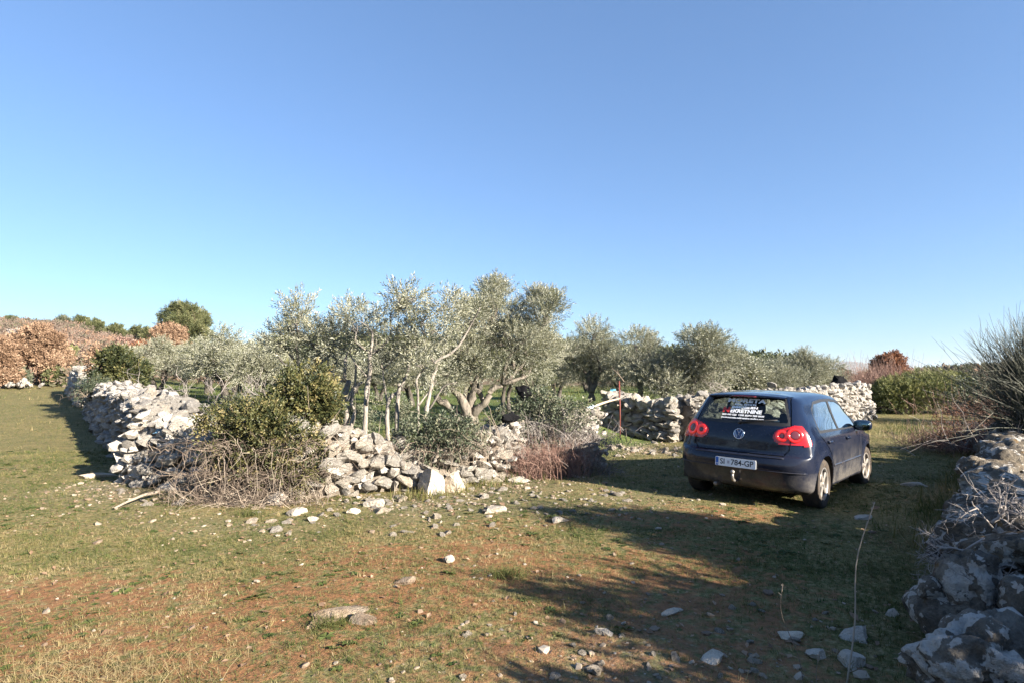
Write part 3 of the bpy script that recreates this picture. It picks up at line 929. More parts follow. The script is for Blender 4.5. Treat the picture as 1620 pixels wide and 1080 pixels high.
def pchip(y, xq):
    """monotone cubic along axis 0, knots at 0..n-1"""
    n = y.shape[0]
    d = np.diff(y, axis=0)
    m = np.zeros_like(y)
    a, b = d[:-1], d[1:]
    with np.errstate(divide='ignore', invalid='ignore'):
        hm = np.where(a * b > 0, 2 * a * b / (a + b), 0.0)
    m[1:-1] = hm
    m[0], m[-1] = d[0], d[-1]
    i = np.clip(np.floor(xq).astype(int), 0, n - 2)
    t = (xq - i).reshape((-1,) + (1,) * (y.ndim - 1))
    y0, y1, m0, m1 = y[i], y[i + 1], m[i], m[i + 1]
    return y0 * (2 * t**3 - 3 * t**2 + 1) + m0 * (t**3 - 2 * t**2 + t) + y1 * (-2 * t**3 + 3 * t**2) + m1 * (t**3 - t**2)

def catmull(y, xq):
    n = y.shape[0]
    m = np.zeros_like(y)
    m[1:-1] = (y[2:] - y[:-2]) / 2
    m[0], m[-1] = y[1] - y[0], y[-1] - y[-2]
    i = np.clip(np.floor(xq).astype(int), 0, n - 2)
    t = (xq - i).reshape((-1,) + (1,) * (y.ndim - 1))
    y0, y1, m0, m1 = y[i], y[i + 1], m[i], m[i + 1]
    return y0 * (2 * t**3 - 3 * t**2 + 1) + m0 * (t**3 - 2 * t**2 + t) + y1 * (-2 * t**3 + 3 * t**2) + m1 * (t**3 - t**2)

def dense_knots(lens, step):
    out = []
    for k, l in enumerate(lens):
        n = max(2, int(round(l / step)))
        out.append(k + np.arange(n) / n)
    return np.concatenate(out + [[len(lens)]])
rl_ = np.linalg.norm(np.diff(NET, axis=0), axis=2)
cl_ = np.linalg.norm(np.diff(NET, axis=1), axis=2)
kr = dense_knots(np.percentile(rl_, 70, axis=0 if False else 1), 0.014)
kc = dense_knots(np.percentile(cl_[3:10], 60, axis=0), 0.013)
BODY = pchip(NET, kr)
BODY = np.swapaxes(pchip(np.swapaxes(BODY, 0, 1), kc), 0, 1)      # rows, cols, 3
BODY[:, 0, 1] = 0; BODY[:, -1, 1] = 0; BODY[-1, :, 1] = 0
def relax(B, n):
    for _ in range(n):
        C = B.copy()
        C[1:-1, 1:-1] = 0.5 * B[1:-1, 1:-1] + 0.125 * (B[2:, 1:-1] + B[:-2, 1:-1] + B[1:-1, 2:] + B[1:-1, :-2])
        C[1:-1, 0] = 0.5 * B[1:-1, 0] + 0.25 * (B[2:, 0] + B[:-2, 0]); C[:, 0, 1] = 0
        C[-1] = B[-1]
        B = C
    return B
BODY = relax(BODY, 10)
# wheel arch lips stand a little proud
RW, FW, WZ, WR = (0.746, 0.760), (3.324, 0.765), 0.316, 0.366
for wx, wy in (RW, FW):
    dd = np.hypot(BODY[..., 0] - wx, BODY[..., 2] - WZ)
    lip = np.exp(-((dd - WR) / 0.055) ** 2) * (BODY[..., 1] > 0.6) * (BODY[..., 2] < 0.95)
    BODY[..., 1] += 0.016 * lip
nR, nC = BODY.shape[:2]
du, dv = np.gradient(BODY, axis=0), np.gradient(BODY, axis=1)
NRM = np.cross(dv, du)
NRM /= np.linalg.norm(NRM, axis=2, keepdims=True) + 1e-9
if (NRM[nR // 3, nC // 2, 1]) < 0: NRM = -NRM
ctr = 0.25 * (BODY[:-1, :-1] + BODY[1:, :-1] + BODY[:-1, 1:] + BODY[1:, 1:])
cn = NRM[:-1, :-1]
cx, cy, cz = ctr[..., 0], ctr[..., 1], ctr[..., 2]

def inpoly(px, py, poly):
    inside = np.zeros(px.shape, bool)
    n = len(poly)
    for i in range(n):
        x0, y0 = poly[i]; x1, y1 = poly[(i + 1) % n]
        c = ((y0 > py) != (y1 > py)) & (px < (x1 - x0) * (py - y0) / (y1 - y0 + 1e-12) + x0)
        inside ^= c
    return inside
def distpoly(px, py, poly, closed=True):
    d = np.full(px.shape, 9.0)
    n = len(poly)
    for i in range(n if closed else n - 1):
        x0, y0 = poly[i]; x1, y1 = poly[(i + 1) % n]
        vx, vy = x1 - x0, y1 - y0
        t = np.clip(((px - x0) * vx + (py - y0) * vy) / (vx * vx + vy * vy + 1e-12), 0, 1)
        d = np.minimum(d, np.hypot(px - x0 - t * vx, py - y0 - t * vy))
    return d
def rounded(poly, n=4, r=0.3):
    out = []
    m = len(poly)
    for i in range(m):
        a, b, c = (np.array(poly[(i + k) % m]) for k in (-1, 0, 1))
        p, q = b + (a - b) * r, b + (c - b) * r
        for t in np.linspace(0, 1, n):
            out.append(tuple((1 - t) ** 2 * p + 2 * t * (1 - t) * b + t * t * q))
    return out

BODYID, SKIRT, BUMPER, GATE, GLASSR, LIGHTG, LIGHTB, DOORR, DOORF, WINR, WINF, SEAM, WSCREEN, HOOD, FRAME, HOLE, RGFRAME = range(17)
lab = np.full(cx.shape, BODYID)
isside = (cx > 0.42) & (cx < 3.62) & (cy > 0.5) & (cn[..., 1] > 0.30)
isrear = (cx < 0.75) & (cn[..., 0] < -0.25)
# bumper
bump = (cz < 0.682) & (cx < 0.52) & ~((cx > .42) & (cz > .66))
lab[bump] = BUMPER
lab[(cz < 0.495) & (cx < 0.52)] = SKIRT
fb = (cz < 0.62) & (cx > 3.72); lab[fb] = SKIRT
# tailgate
gatep = [(0, .682), (.545, .682), (.60, .76), (.612, 1.04), (.60, 1.10), (.52, 1.44), (0, 1.455), (-.1, 1.455), (-.1, .682)]
gate = inpoly(cy, cz, gatep) & (cx < 0.60) & (cz > .672) & (cn[..., 0] < 0.2) & ~((cx > .44) & (cz > 1.425))
lab[gate] = GATE
gl = rounded([(-.9, 1.085), (.575, 1.085), (.462, 1.372), (-.9, 1.378)], 5, 0.06)
gl_in = inpoly(cy, cz, gl) & isrear
lab[inpoly(cy, cz, rounded([(-.9, 1.05), (.615, 1.05), (.49, 1.40), (-.9, 1.405)], 5, 0.05)) & isrear] = RGFRAME
lab[gl_in] = GLASSR
# tail lights (w runs round the corner)
cw = cy + 0.6 * np.clip(cx - 0.15, 0, 1)
LP = rounded([(.415, .93), (.455, .995), (.60, 1.035), (.70, 1.065), (.80, 1.055), (.865, .96), (.935, .815), (.60, .822), (.50, .825), (.43, .865)], 4, 0.3)
light = inpoly(cw, cz, LP) & (cx < 0.62)
lab[light & (cw < 0.608)] = LIGHTG
lab[light & (cw >= 0.616)] = LIGHTB
lab[light & (cw >= 0.608) & (cw < 0.616)] = SEAM
# doors and side windows
def top_line(x): return np.interp(x, [.66, .78, .95, 1.3, 1.7, 2.1, 2.4, 2.62, 2.85, 3.05], [1.02, 1.25, 1.335, 1.362, 1.372, 1.355, 1.30, 1.20, 1.08, .96])
win_all = (cx > .68) & (cx < 2.98) & (cz > 0.985 + (cx - 2) * -0.012) & (cz < top_line(cx) - 0.012) & (cx > .70 + .28 * np.clip(cz - 1.0, 0, 1)) & isside
wr_ = win_all & (cx < 1.585 - (cz - 1) * 0.0)
wf_ = win_all & (cx > 1.675) & (cx < 2.66 - (cz - 1) * 0.2 + 0.02) 
frame = (cx > .64) & (cx < 3.05) & (cz > 0.965) & (cz < top_line(cx) + 0.022) & isside
door_r = [(1.63, .27), (1.63, 1.40), (.70, 1.40), (.575, 1.06), (.62, .93), (.93, .76), (1.10, .60), (1.16, .40), (1.20, .27)]
door_f = [(1.63, .27), (1.63, 1.42), (2.5, 1.42), (2.92, 1.04), (2.92, .27)]
dr = inpoly(cx, cz, door_r) & isside; df = inpoly(cx, cz, door_f) & isside
topd = top_line(cx) + 0.03
dr &= cz < topd; df &= cz < topd
lab[dr] = DOORR; lab[df] = DOORF
lab[frame & (dr | df)] = FRAME
lab[wr_] = WINR; lab[wf_] = WINF
seam = (isside & ((np.abs(cx - 1.63) < 0.0055) | ((np.abs(cx - 2.925) < 0.0055))) & (cz > .27) & (cz < 0.965))
seam |= isside & (distpoly(cx, cz, door_r[3:], False) < 0.006) & (cz < topd) & (cz > .27)
seam |= isside & (np.abs(cz - 0.272) < 0.005) & (cx > 1.2) & (cx < 2.92)
lab[seam & ((lab == DOORR) | (lab == DOORF) | (lab == BODYID))] = SEAM
gseam = (distpoly(cy, cz, [(0, .682), (.545, .682), (.60, .76), (.612, 1.04), (.60, 1.10), (.52, 1.44)], False) < 0.006) & (cx < .6) & (cz > .66)
lab[gseam & ~light] = SEAM
ws = (cx > 2.35) & (cn[..., 2] > 0.2) & (cn[..., 0] > 0.3) & (cz > 1.0) & (cy < .66 - (cz - 1.0) * 0.42) & (cz < 1.395)
lab[ws] = WSCREEN
lab[(cz < 1.0) & (cz > .72) & (cx > 3.15) & (cn[..., 2] > .6) & (cy < .70)] = HOOD
for wx, wy in (RW, FW):
    lab[(np.hypot(cx - wx, cz - WZ) < WR) & (cy > 0.5) & (cz < 0.9)] = HOLE

def patch(ids, off=0.0, thick=0.0):
    """faces with these ids on both halves; moved along the normal, with a rim going inwards"""
    sel = np.isin(lab, ids)
    g = Geo()
    for sgn in (1, -1):
        P = BODY + NRM * off
        P = P.copy(); N = NRM.copy()
        P[..., 1] *= sgn; N[..., 1] *= sgn
        add_cells(g, P, N, sel, sgn, thick)
    return g
def add_cells(g, P, N, sel, sgn, thick):
    I, J = np.nonzero(sel)
    if len(I) == 0: return
    idx = (np.arange(nR)[:, None] * nC + np.arange(nC)[None, :])
    a, b, c, d = idx[I, J], idx[I, J + 1], idx[I + 1, J + 1], idx[I + 1, J]
    q = np.stack([a, b, c, d], 1) if sgn < 0 else np.stack([a, d, c, b], 1)
    fl = P.reshape(-1, 3); fn = N.reshape(-1, 3)
    used, inv = np.unique(q.ravel(), return_inverse=True)
    g.add(fl[used], quads=inv.reshape(-1, 4))
    if thick:
        e = np.concatenate([q[:, [0, 1]], q[:, [1, 2]], q[:, [2, 3]], q[:, [3, 0]]])
        key = np.sort(e, 1)
        k1 = key[:, 0] * (nR * nC) + key[:, 1]
        u, first, cnt = np.unique(k1, return_index=True, return_counts=True)
        be = e[first[cnt == 1]]
        v0, v1 = fl[be[:, 0]], fl[be[:, 1]]
        # skip edges on the centre line
        keep = ~((np.abs(v0[:, 1]) < 1e-6) & (np.abs(v1[:, 1]) < 1e-6))
        be = be[keep]; v0 = v0[keep]; v1 = v1[keep]
        w0 = v0 - fn[be[:, 0]] * thick; w1 = v1 - fn[be[:, 1]] * thick
        n = len(be)
        V = np.concatenate([v0, v1, w1, w0])
        r = np.arange(n)
        g.add(V, quads=np.stack([r + n, r, r + 3 * n, r + 2 * n], 1))
def half(ids, sgn, off=0.0, thick=0.0, origin=(0, 0, 0)):
    g = Geo()
    P = BODY + NRM * off
    P = P.copy(); N = NRM.copy()
    P[..., 1] *= sgn; N[..., 1] *= sgn
    P -= np.array(origin)
    add_cells(g, P, N, np.isin(lab, ids), sgn, thick)
    return g

kw = dict(smooth=True, tint=False)
body = patch([BODYID, HOOD], 0, 0.012).build('body', M_PAINT, car, **kw)
patch([SEAM], -0.010).build('shut_line', M_SEAM, body, **kw)
hole_in = patch([SEAM, BODYID], -0.03)
bumper = patch([BUMPER], 0.0, 0.015).build('rear_bumper', M_PAINT, car, **kw)
patch([SKIRT], -0.004, 0.02).build('bumper_skirt', M_SKIRT, bumper, **kw)
tailgate = patch([GATE], 0.001, 0.015).build('tailgate', M_PAINT, car, **kw)
patch([RGFRAME], -0.001, 0.01).build('window_surround', M_BLACK, tailgate, **kw)
rglass = patch([GLASSR], -0.002, 0.006).build('rear_window', M_GLASS, tailgate, **kw)
patch([WSCREEN], -0.003, 0.005).build('windscreen', M_GLASS, car, **kw)

def ellipsoid_patch(name, c, r, mat, parent, sub=3, **k):
    v, f = ICO[sub]
    return Geo().add(v * np.array(r) + np.array(c), f).build(name, mat, parent, smooth=True, tint=False)

def surf(w_or_y, z, rear=True, sgn=1, off=0.0):
    """nearest body point with that (y,z) at the tail, or that (x,z) on the side"""
    if rear:
        m = (BODY[..., 0] < 0.9) & (NRM[..., 0] < 0.3)
        d = np.where(m, (BODY[..., 1] - abs(w_or_y)) ** 2 + (BODY[..., 2] - z) ** 2, 99)
    else:
        m = (BODY[..., 1] > 0.5)
        d = np.where(m, (BODY[..., 0] - w_or_y) ** 2 + (BODY[..., 2] - z) ** 2, 99)
    i = np.unravel_index(np.argmin(d), d.shape)
    p, n = BODY[i].copy(), NRM[i].copy()
    s = (1 if w_or_y >= 0 else -1) if rear else sgn
    p[1] *= s; n[1] *= s
    return p + n * off, n

def disc(center, normal, r_out, r_in, depth, n=40, flat=1.0):
    """a ring (or disc) lying on a surface; slightly domed"""
    z = np.array(normal) / np.linalg.norm(normal)
    x = np.cross([0, 0, 1.0], z); x /= np.linalg.norm(x); y = np.cross(z, x)
    a = np.arange(n) * 2 * np.pi / n
    rr = [(r_out, -0.004), (r_out, depth * 0.6), (r_out * 0.97, depth), (r_in + (r_out - r_in) * 0.2, depth), (r_in, depth * 0.5), (r_in, -0.004)] if r_in > 0 else [(r_out, -0.004), (r_out, depth * 0.5), (r_out * 0.9, depth * 0.8), (r_out * 0.5, depth), (0.0005, depth * 1.05)]
    V = []
    for r, h in rr:
        V.append(np.array(center) + r * (np.cos(a)[:, None] * x + np.sin(a)[:, None] * y * flat) + z * h)
    V = np.concatenate(V)
    q = []
    for k in range(len(rr) - 1):
        i = np.arange(n); j = (i + 1) % n
        q.append(np.stack([k * n + i, k * n + j, (k + 1) * n + j, (k + 1) * n + i], 1))
    return V, np.concatenate(q)

for sgn in (-1, 1):
    tl = half([LIGHTB, LIGHTG], sgn, 0.012, 0.03).build('tail_light', M_LENS, car, **kw)
    for (w, z, ro, ri, m, nm, dp) in ((.515, .925, .074, .034, M_RING, 'ring_lens', .010), (.515, .925, .033, 0, M_DARKLENS, 'bulb_lens', .008),
                                  (.705, .945, .094, .058, M_RING, 'ring_lens', .012), (.705, .945, .056, 0, M_DARKLENS, 'bulb_lens', .012)):
        y = w if w < .6 else w - 0.05
        p, n = surf(sgn * y, z, True)
        v, q = disc(p + n * 0.012, n, ro, ri, dp)
        Geo().add(v, quads=q).build(nm, m, tl, **kw)
for sgn in (-1, 1):
    for ids, win, nm, hx in ((DOORR, WINR, 'rear_door', 0.93), (DOORF, WINF, 'front_door', 1.93)):
        d = half([ids], sgn, 0.0015, 0.015).build(nm, M_DUSTYDOOR, car, **kw)
        half([win], sgn, -0.007, 0.004).build('window', M_SIDEGLASS, d, **kw)
        # the black frame that belongs to this door
        keep = lab.copy()
        selm = (lab == FRAME) & ((cx < 1.63) if ids == DOORR else (cx >= 1.63))
        lab_save = lab.copy(); lab[:] = 98; lab[selm] = 99
        half([99], sgn, -0.002, 0.012).build('window_frame', M_BLACK, d, **kw)
        lab[:] = lab_save
        # handle
        p, n = surf(hx, 0.845, False, sgn)
        t = np.linspace(0, 1, 9)
        hp = np.stack([p[0] - 0.085 + 0.17 * t, np.full(9, p[1]) + sgn * (0.004 + 0.032 * np.sin(np.pi * t) ** 0.5), np.full(9, p[2])], 1)
        v, tt, qq = tube(hp, np.full(9, 0.013), 8)
        v[:, 2] = p[2] + (v[:, 2] - p[2]) * 1.3
        Geo().add(v, tt, qq).build('handle', M_PAINT, d, **kw)
        v, q = disc(p + n * -0.002, n, 0.042, 0.0, 0.004, flat=.8)
        Geo().add(v, quads=q).build('handle_recess', M_BLACK, d, **kw)
        # rubbing strip
        x0, x1 = (1.17, 1.615) if ids == DOORR else (1.645, 2.90)
        xs = np.linspace(x0, x1, 14)
        pts = np.array([surf(x, 0.525 + 0.012 * (x - 1) * 0, False, sgn, 0.004)[0] for x in xs])
        v, tt, qq = tube(pts, np.full(14, 0.016), 8)
        pm = np.repeat(pts[:, 1], 8)
        v[:len(pm), 1] = pm + (v[:len(pm), 1] - pm) * 0.7
        Geo().add(v, tt, qq).build('rubbing_strip', M_SKIRT, d, **kw)
    # pillar between the doors: dark trim
    # wing mirror
    mb = np.array([2.60, sgn * 0.945, 1.0])
    v, f = ICO[3]
    vv = v.copy(); vv = np.sign(vv) * np.abs(vv) ** 0.75
    vv = vv * [0.075, 0.125, 0.082]
    vv[:, 0] += 0.02 * np.abs(vv[:, 1]) * 6 * 0.2
    mir = Geo().add(vv + mb, f).build('wing_mirror', M_PAINT, car, smooth=True, tint=False)
    gv_ = vv.copy() * [0.5, 0.86, 0.84]; gv_[:, 0] -= 0.045
    Geo().add(gv_ + mb, f).build('mirror_glass', M_MIRROR, mir, smooth=True, tint=False)
    v, tt, qq = tube(np.array([[2.66, sgn * .80, .955], [2.64, sgn * .87, .965], [2.62, sgn * .93, .97]]), np.array([.04, .03, .03]), 8)
    Geo().add(v, tt, qq).build('mirror_arm', M_BLACK, mir, smooth=True, tint=False)

# bright crease between bumper and skirt
for sgn in (1,):
    ys = np.linspace(-.80, .80, 61)
    pts = np.array([surf(y, 0.497, True, 1, 0.003)[0] for y in ys])
    v, tt, qq = tube(pts, np.full(61, 0.006), 6)
    Geo().add(v, tt, qq).build('bumper_crease', M_SKIRT, bumper, **kw)
# bumper step edge above
pts = np.array([surf(y, 0.655, True, 1, 0.0)[0] for y in np.linspace(-.56, .56, 41)])
v, tt, qq = tube(pts, np.full(41, 0.010), 6)
Geo().add(v, tt, qq).build('loading_edge', M_SKIRT, bumper, **kw)
# roof spoiler
ys = np.linspace(-.50, .50, 41)
g = Geo(); rows = []
for (dx, dz, k) in ((.47, 1.425, .98), (.36, 1.424, 1.0), (.29, 1.413, 1.0), (.262, 1.400, 1.0), (.268, 1.388, 1.0), (.33, 1.378, .98), (.41, 1.378, .96)):
    rows.append(np.stack([dx + 0.24 * ys ** 2 * (1 if dx < .45 else .6), ys * k, dz + .012 - 0.085 * ys ** 2], 1))
V = np.stack(rows, 0); i = np.arange(len(rows) - 1)[:, None] * 41 + np.arange(40)[None]
g.add(V.reshape(-1, 3), quads=np.stack([i, i + 41, i + 42, i + 1], -1).reshape(-1, 4))
g.build('roof_spoiler', M_PAINT, tailgate, **kw)
xs = np.linspace(-.16, .16, 9)
bl = np.stack([0.262 + 0.24 * xs ** 2 - .001, xs, np.full(9, 1.402) - 0.085 * xs ** 2], 1)
v, tt, qq = tube(bl, np.full(9, 0.011), 6)
Geo().add(v, tt, qq).build('third_brake_light', M_BRAKE, tailgate, **kw)
# rear wiper
p, n = surf(0.0, 1.06, True)
p0 = p + n * 0.02
v, q = disc(p, n, .028, 0, .03); wp = Geo().add(v, quads=q)
pa = np.array([p0, p0 + [0.008, -.15, .016], p0 + [0.03, -.40, .045]])
v, tt, qq = tube(pa, np.array([.014, .010, .006]), 6); wp.add(v, tt, qq)
v, tt, qq = tube(np.array([p0 + [0.0, -.08, .030], p0 + [0.008, -.25, .034], p0 + [0.03, -.46, .050]]), np.full(3, .008), 6); wp.add(v, tt, qq)
wp.build('wiper', M_BLACK, tailgate, **kw)
# badge: chrome ring, blue disc, V over W
p, n = surf(0.0, 0.915, True)
v, q = disc(p, n, .070, .059, .012); bd = Geo().add(v, quads=q).build('badge', M_CHROME, tailgate, **kw)
v, q = disc(p, n, .060, 0, .003); Geo().add(v, quads=q).build('badge_disc', simple_mat('badge_blue', (0.02, 0.05, 0.14), 0.25), tailgate, **kw)
bx = np.cross([0, 0, 1.0], n); bx /= np.linalg.norm(bx); by = np.cross(n, bx)
def strokes(lines, w, off):
    g = Geo()
    for L_ in lines:
        pts = np.array([p + bx * a + by * b + n * off for a, b in L_])
        v, tt, qq = tube(pts, np.full(len(pts), w), 5); g.add(v, tt, qq)
    return g
strokes([[(-.026, .054), (0, .006), (.026, .054)], [(-.050, .030), (-.026, -.048), (0, .000), (.026, -.048), (.050, .030)]], .0058, .004).build('badge_letters', M_CHROME, tailgate, **kw)
# model lettering ghost left of the badge is unreadable; plate, tow bar
def text_mesh(body_, size, mat, M, parent, name, align='CENTER', bold=0.0, sx=1.0, shear=0.0, ext=0.0008):
    cu = bpy.data.curves.new('lettering', 'FONT')
    cu.body = body_; cu.size = size; cu.align_x = align; cu.align_y = 'CENTER'; cu.offset = bold; cu.extrude = ext; cu.shear = shear
    cu.resolution_u = 3
    tmp = bpy.data.objects.new('lettering', cu)
    COL.objects.link(tmp)
    dg = bpy.context.evaluated_depsgraph_get()
    me = bpy.data.meshes.new_from_object(tmp.evaluated_get(dg))
    COL.objects.unlink(tmp); bpy.data.objects.remove(tmp); bpy.data.curves.remove(cu)
    me.transform(M @ Matrix.Diagonal((sx, 1, 1, 1)))
    me.materials.clear(); me.materials.append(mat)
    return link(name, me, parent)
def frame_m(p, n, up=(0, 0, 1)):
    n = np.array(n) / np.linalg.norm(n)
    x = np.cross(np.array(up, dtype=float), n); x /= np.linalg.norm(x); y = np.cross(n, x)
    return Matrix(((x[0], y[0], n[0], p[0]), (x[1], y[1], n[1], p[1]), (x[2], y[2], n[2], p[2]), (0, 0, 0, 1)))
pp, pn = surf(0.0, 0.552, True)
pn = np.array([-1, 0, 0.03]); pp = np.array([-0.016, 0, 0.552])
PM = frame_m(pp, pn)
def slab(w, h, d, bev=0.006):
    n = 5
    pts = []
    for cx_, cy_, a0 in ((w / 2 - bev, h / 2 - bev, 0), (-w / 2 + bev, h / 2 - bev, 90), (-w / 2 + bev, -h / 2 + bev, 180), (w / 2 - bev, -h / 2 + bev, 270)):
        for k in range(n):
            a = R(a0 + 90 * k / (n - 1)); pts.append((cx_ + bev * math.cos(a), cy_ + bev * math.sin(a)))
    pts = np.array(pts); m = len(pts)
    v = np.concatenate([np.c_[pts, np.full(m, d)], np.c_[pts, np.full(m, -d)], [[0, 0, d]]])
    i = np.arange(m); j = (i + 1) % m
    return v, np.stack([np.full(m, 2 * m), i, j], 1), np.stack([i, i + m, j + m, j], 1)
def placed(geo_t, M, name, mat, parent):
    v, t, q = geo_t
    m3 = np.array(M.to_3x3()); tr = np.array(M.translation)
    return Geo().add(v @ m3.T + tr, t, q).build(name, mat, parent, smooth=False, tint=False)
plate = placed(slab(.52, .112, .004, .012), PM, 'number_plate', M_PLATE, car)
placed(slab(.036, .104, .0015), PM @ Matrix.Translation((-.236, 0, .0045)), 'plate_band', M_PLATEBLUE, plate)
text_mesh('SI', .098, M_PRINT, PM @ Matrix.Translation((-.165, 0, .0045)), plate, 'plate_text', sx=.95, bold=.0012)
text_mesh('784-GP', .098, M_PRINT, PM @ Matrix.Translation((.085, 0, .0045)), plate, 'plate_text', sx=.95, bold=.0012)
text_mesh('HR', .03, M_PLATE, PM @ Matrix.Translation((-.236, -.03, .0065)), plate, 'plate_text')
cg = simple_mat('plate_crest', (0.45, 0.42, 0.44), 0.5)
placed(slab(.03, .038, .001, .008), PM @ Matrix.Translation((-.088, 0, .0045)), 'plate_crest', cg, plate)
v, tt, qq = tube(np.array([[.12, .01, .30], [0.02, .01, .315], [-.055, .012, .34], [-.075, .012, .38], [-.075, .012, .425]]), np.array([.02, .02, .018, .017, .016]), 8)
tb = Geo().add(v, tt, qq)
v, f = ICO[3]; tb.add(v * .027 + [-.075, .012, .44], f)
tb.build('tow_hook', simple_mat('worn_steel', (.28, .26, .24), .45, Metallic=.6), car, **kw)
v, tt, qq = tube(np.array([[.30, .28, .235], [.05, .28, .245], [.03, .28, .245]]), np.array([.028, .028, .026]), 10)
Geo().add(v, tt, qq).build('exhaust_pipe', simple_mat('exhaust_steel', (.2, .18, .16), .5, Metallic=.7), car, **kw)

# lettering on the rear window
gp, gn = surf(0.0, 1.23, True)
GM = frame_m(gp, gn)
gl_h = {}
def on_glass(txt, y_c, z_c, size, mat, nm='window_lettering', **k):
    q, n2 = surf(y_c, z_c, True, 1)
    M = frame_m(q + n2 * 0.006, gn)
    return text_mesh(txt, size, mat, M, tailgate, nm, **k)
on_glass('MORETA', -0.012, 1.335, .088, M_WHITE, sx=1.42, bold=.0035)
on_glass('REAL ESTATE', -.012, 1.285, .036, M_WHITE, sx=1.35, bold=.0015)
on_glass('IMMOBILIEN', -.012, 1.248, .048, M_WHITE, sx=1.30, bold=.002)
on_glass('EKRETNINE', -.035, 1.198, .078, M_WHITE, sx=1.02, bold=.003)
on_glass('N', .222, 1.207, .105, M_REDV, sx=1.15, bold=.006)
on_glass('022 443 522  +385 (0)91/ 589 0500', -.012, 1.148, .036, M_WHITE, sx=1.06, bold=.001)
on_glass('www.moreta-nekretnine-vodice.com', -.012, 1.112, .036, M_WHITE, sx=1.05, bold=.001)

# wheels
def lathe(prof, n=48):
    a = np.arange(n) * 2 * np.pi / n
    V = np.concatenate([np.stack([r * np.cos(a), np.full(n, y), r * np.sin(a)], 1) for r, y in prof])
    q = []
    for k in range(len(prof) - 1):
        i = np.arange(n); j = (i + 1) % n
        q.append(np.stack([k * n + i, (k + 1) * n + i, (k + 1) * n + j, k * n + j], 1))
    return V, np.concatenate(q)
tv, tq = lathe([(.205, .085), (.222, .10), (.265, .108), (.296, .100), (.312, .082), (.316, .05), (.316, 0), (.316, -.05), (.312, -.082), (.29, -.105), (.22, -.1), (.20, -.08)])
rv, rq = lathe([(.206, .088), (.212, .096), (.200, .098), (.190, .086), (.182, .05), (.178, -.05)])
bv, bq = lathe([(.178, -.03), (.14, -.025), (.09, -.02), (.0, -.02)])
def spokes(n=5):
    g = Geo()
    for k in range(n):
        a0 = k * 2 * math.pi / n + 0.3
        c, s = math.cos(a0), math.sin(a0)
        rows = []
        for r, hw, yo, th in ((.02, .042, .082, .03), (.055, .034, .088, .03), (.10, .026, .084, .026), (.15, .030, .082, .026), (.195, .047, .086, .022)):
            for (h, yy) in ((-hw, yo - .008), (-hw * .5, yo), (hw * .5, yo), (hw, yo - .008), (hw, yo - th), (-hw, yo - th)):
                rows.append((r * c - h * s, yy, r * s + h * c))
        V = np.array(rows); q = []
        for i in range(4):
            for j in range(6):
                q.append((i * 6 + j, i * 6 + (j + 1) % 6, (i + 1) * 6 + (j + 1) % 6, (i + 1) * 6 + j))
        g.add(V, quads=q)
    v, q = lathe([(.0005, .094), (.028, .094), (.034, .086), (.036, .05)], 20); g.add(v, quads=q)
    return g
sp = spokes()
tyre_me = Geo().add(tv, quads=tq).mesh('tyre', M_TYRE, smooth=True, tint=False)
rimg = Geo().add(rv, quads=rq)
rim_me = rimg.mesh('rim', M_RIM, smooth=True, tint=False)
spoke_me = sp.mesh('spokes', M_RIM, smooth=True, tint=False, sharp=30)
drum_me = Geo().add(bv, quads=bq).mesh('brake_disc', simple_mat('brake_iron', (.06, .05, .045), .6), smooth=True, tint=False)
for wx, wy in (RW, FW):
    for sgn in (-1, 1):
        w = link('wheel', tyre_me, car)
        w.location = (wx, sgn * (wy - .0), WZ)
        w.rotation_euler = (0, 0.4 * wx, (math.pi if sgn < 0 else 0) + (R(-4) if wx > 2 else 0))
        for me, nm in ((rim_me, 'rim'), (spoke_me, 'spokes'), (drum_me, 'brake_disc')):
            link(nm, me, w)
# wheel wells, floor and seats
for wx, wy in (RW, FW):
    for sgn in (-1, 1):
        wg = Geo()
        a = np.linspace(-0.25, np.pi + .25, 24)
        V = np.concatenate([np.stack([wx + (WR + .004) * np.cos(a), np.full(24, y), WZ + (WR + .004) * np.sin(a)], 1) for y in (sgn * .872, sgn * .60)] + [[[wx, sgn * .60, WZ]]])
        i = np.arange(23)
        wg.add(V, tris=np.stack([np.full(23, 48), i + 24, i + 25], 1), quads=np.stack([i, i + 1, i + 25, i + 24], 1))
        wg.build('wheel_well', M_BLACK, car, **kw)
def rbox(c, s, r=.04):
    v, f = ICO[3]
    w = np.sign(v) * np.minimum(np.abs(v) ** 0.32, 1)
    return w * np.array(s) / 2 + np.array(c), f
def boxes(name, lst, mat, parent):
    g = Geo()
    for c, s in lst: g.add(*rbox(c, s))
    return g.build(name, mat, parent, smooth=True, tint=False)
boxes('floor_pan', [((2.1, 0, .27), (3.6, 1.48, .14))], M_BLACK, car)
rs = boxes('rear_seat', [((1.0, 0, .74), (.2, 1.26, .62)), ((1.28, 0, .5), (.55, 1.26, .2))], M_SEAT, car)
for y in (-.38, .38):
    boxes('headrest', [((.93, y, 1.10), (.1, .24, .15))], M_SEAT, rs)
for y in (-.36, .36):
    fs = boxes('front_seat', [((1.88, y, .78), (.18, .48, .68)), ((2.15, y, .5), (.5, .5, .2))], M_SEAT, car)
    boxes('headrest', [((1.82, y, 1.2), (.1, .27, .17))], M_SEAT, fs)
boxes('dashboard', [((2.98, 0, .82), (.5, 1.40, .28))], M_BLACK, car)
boxes('parcel_shelf', [((.62, 0, .99), (.62, 1.2, .02))], M_BLACK, car)
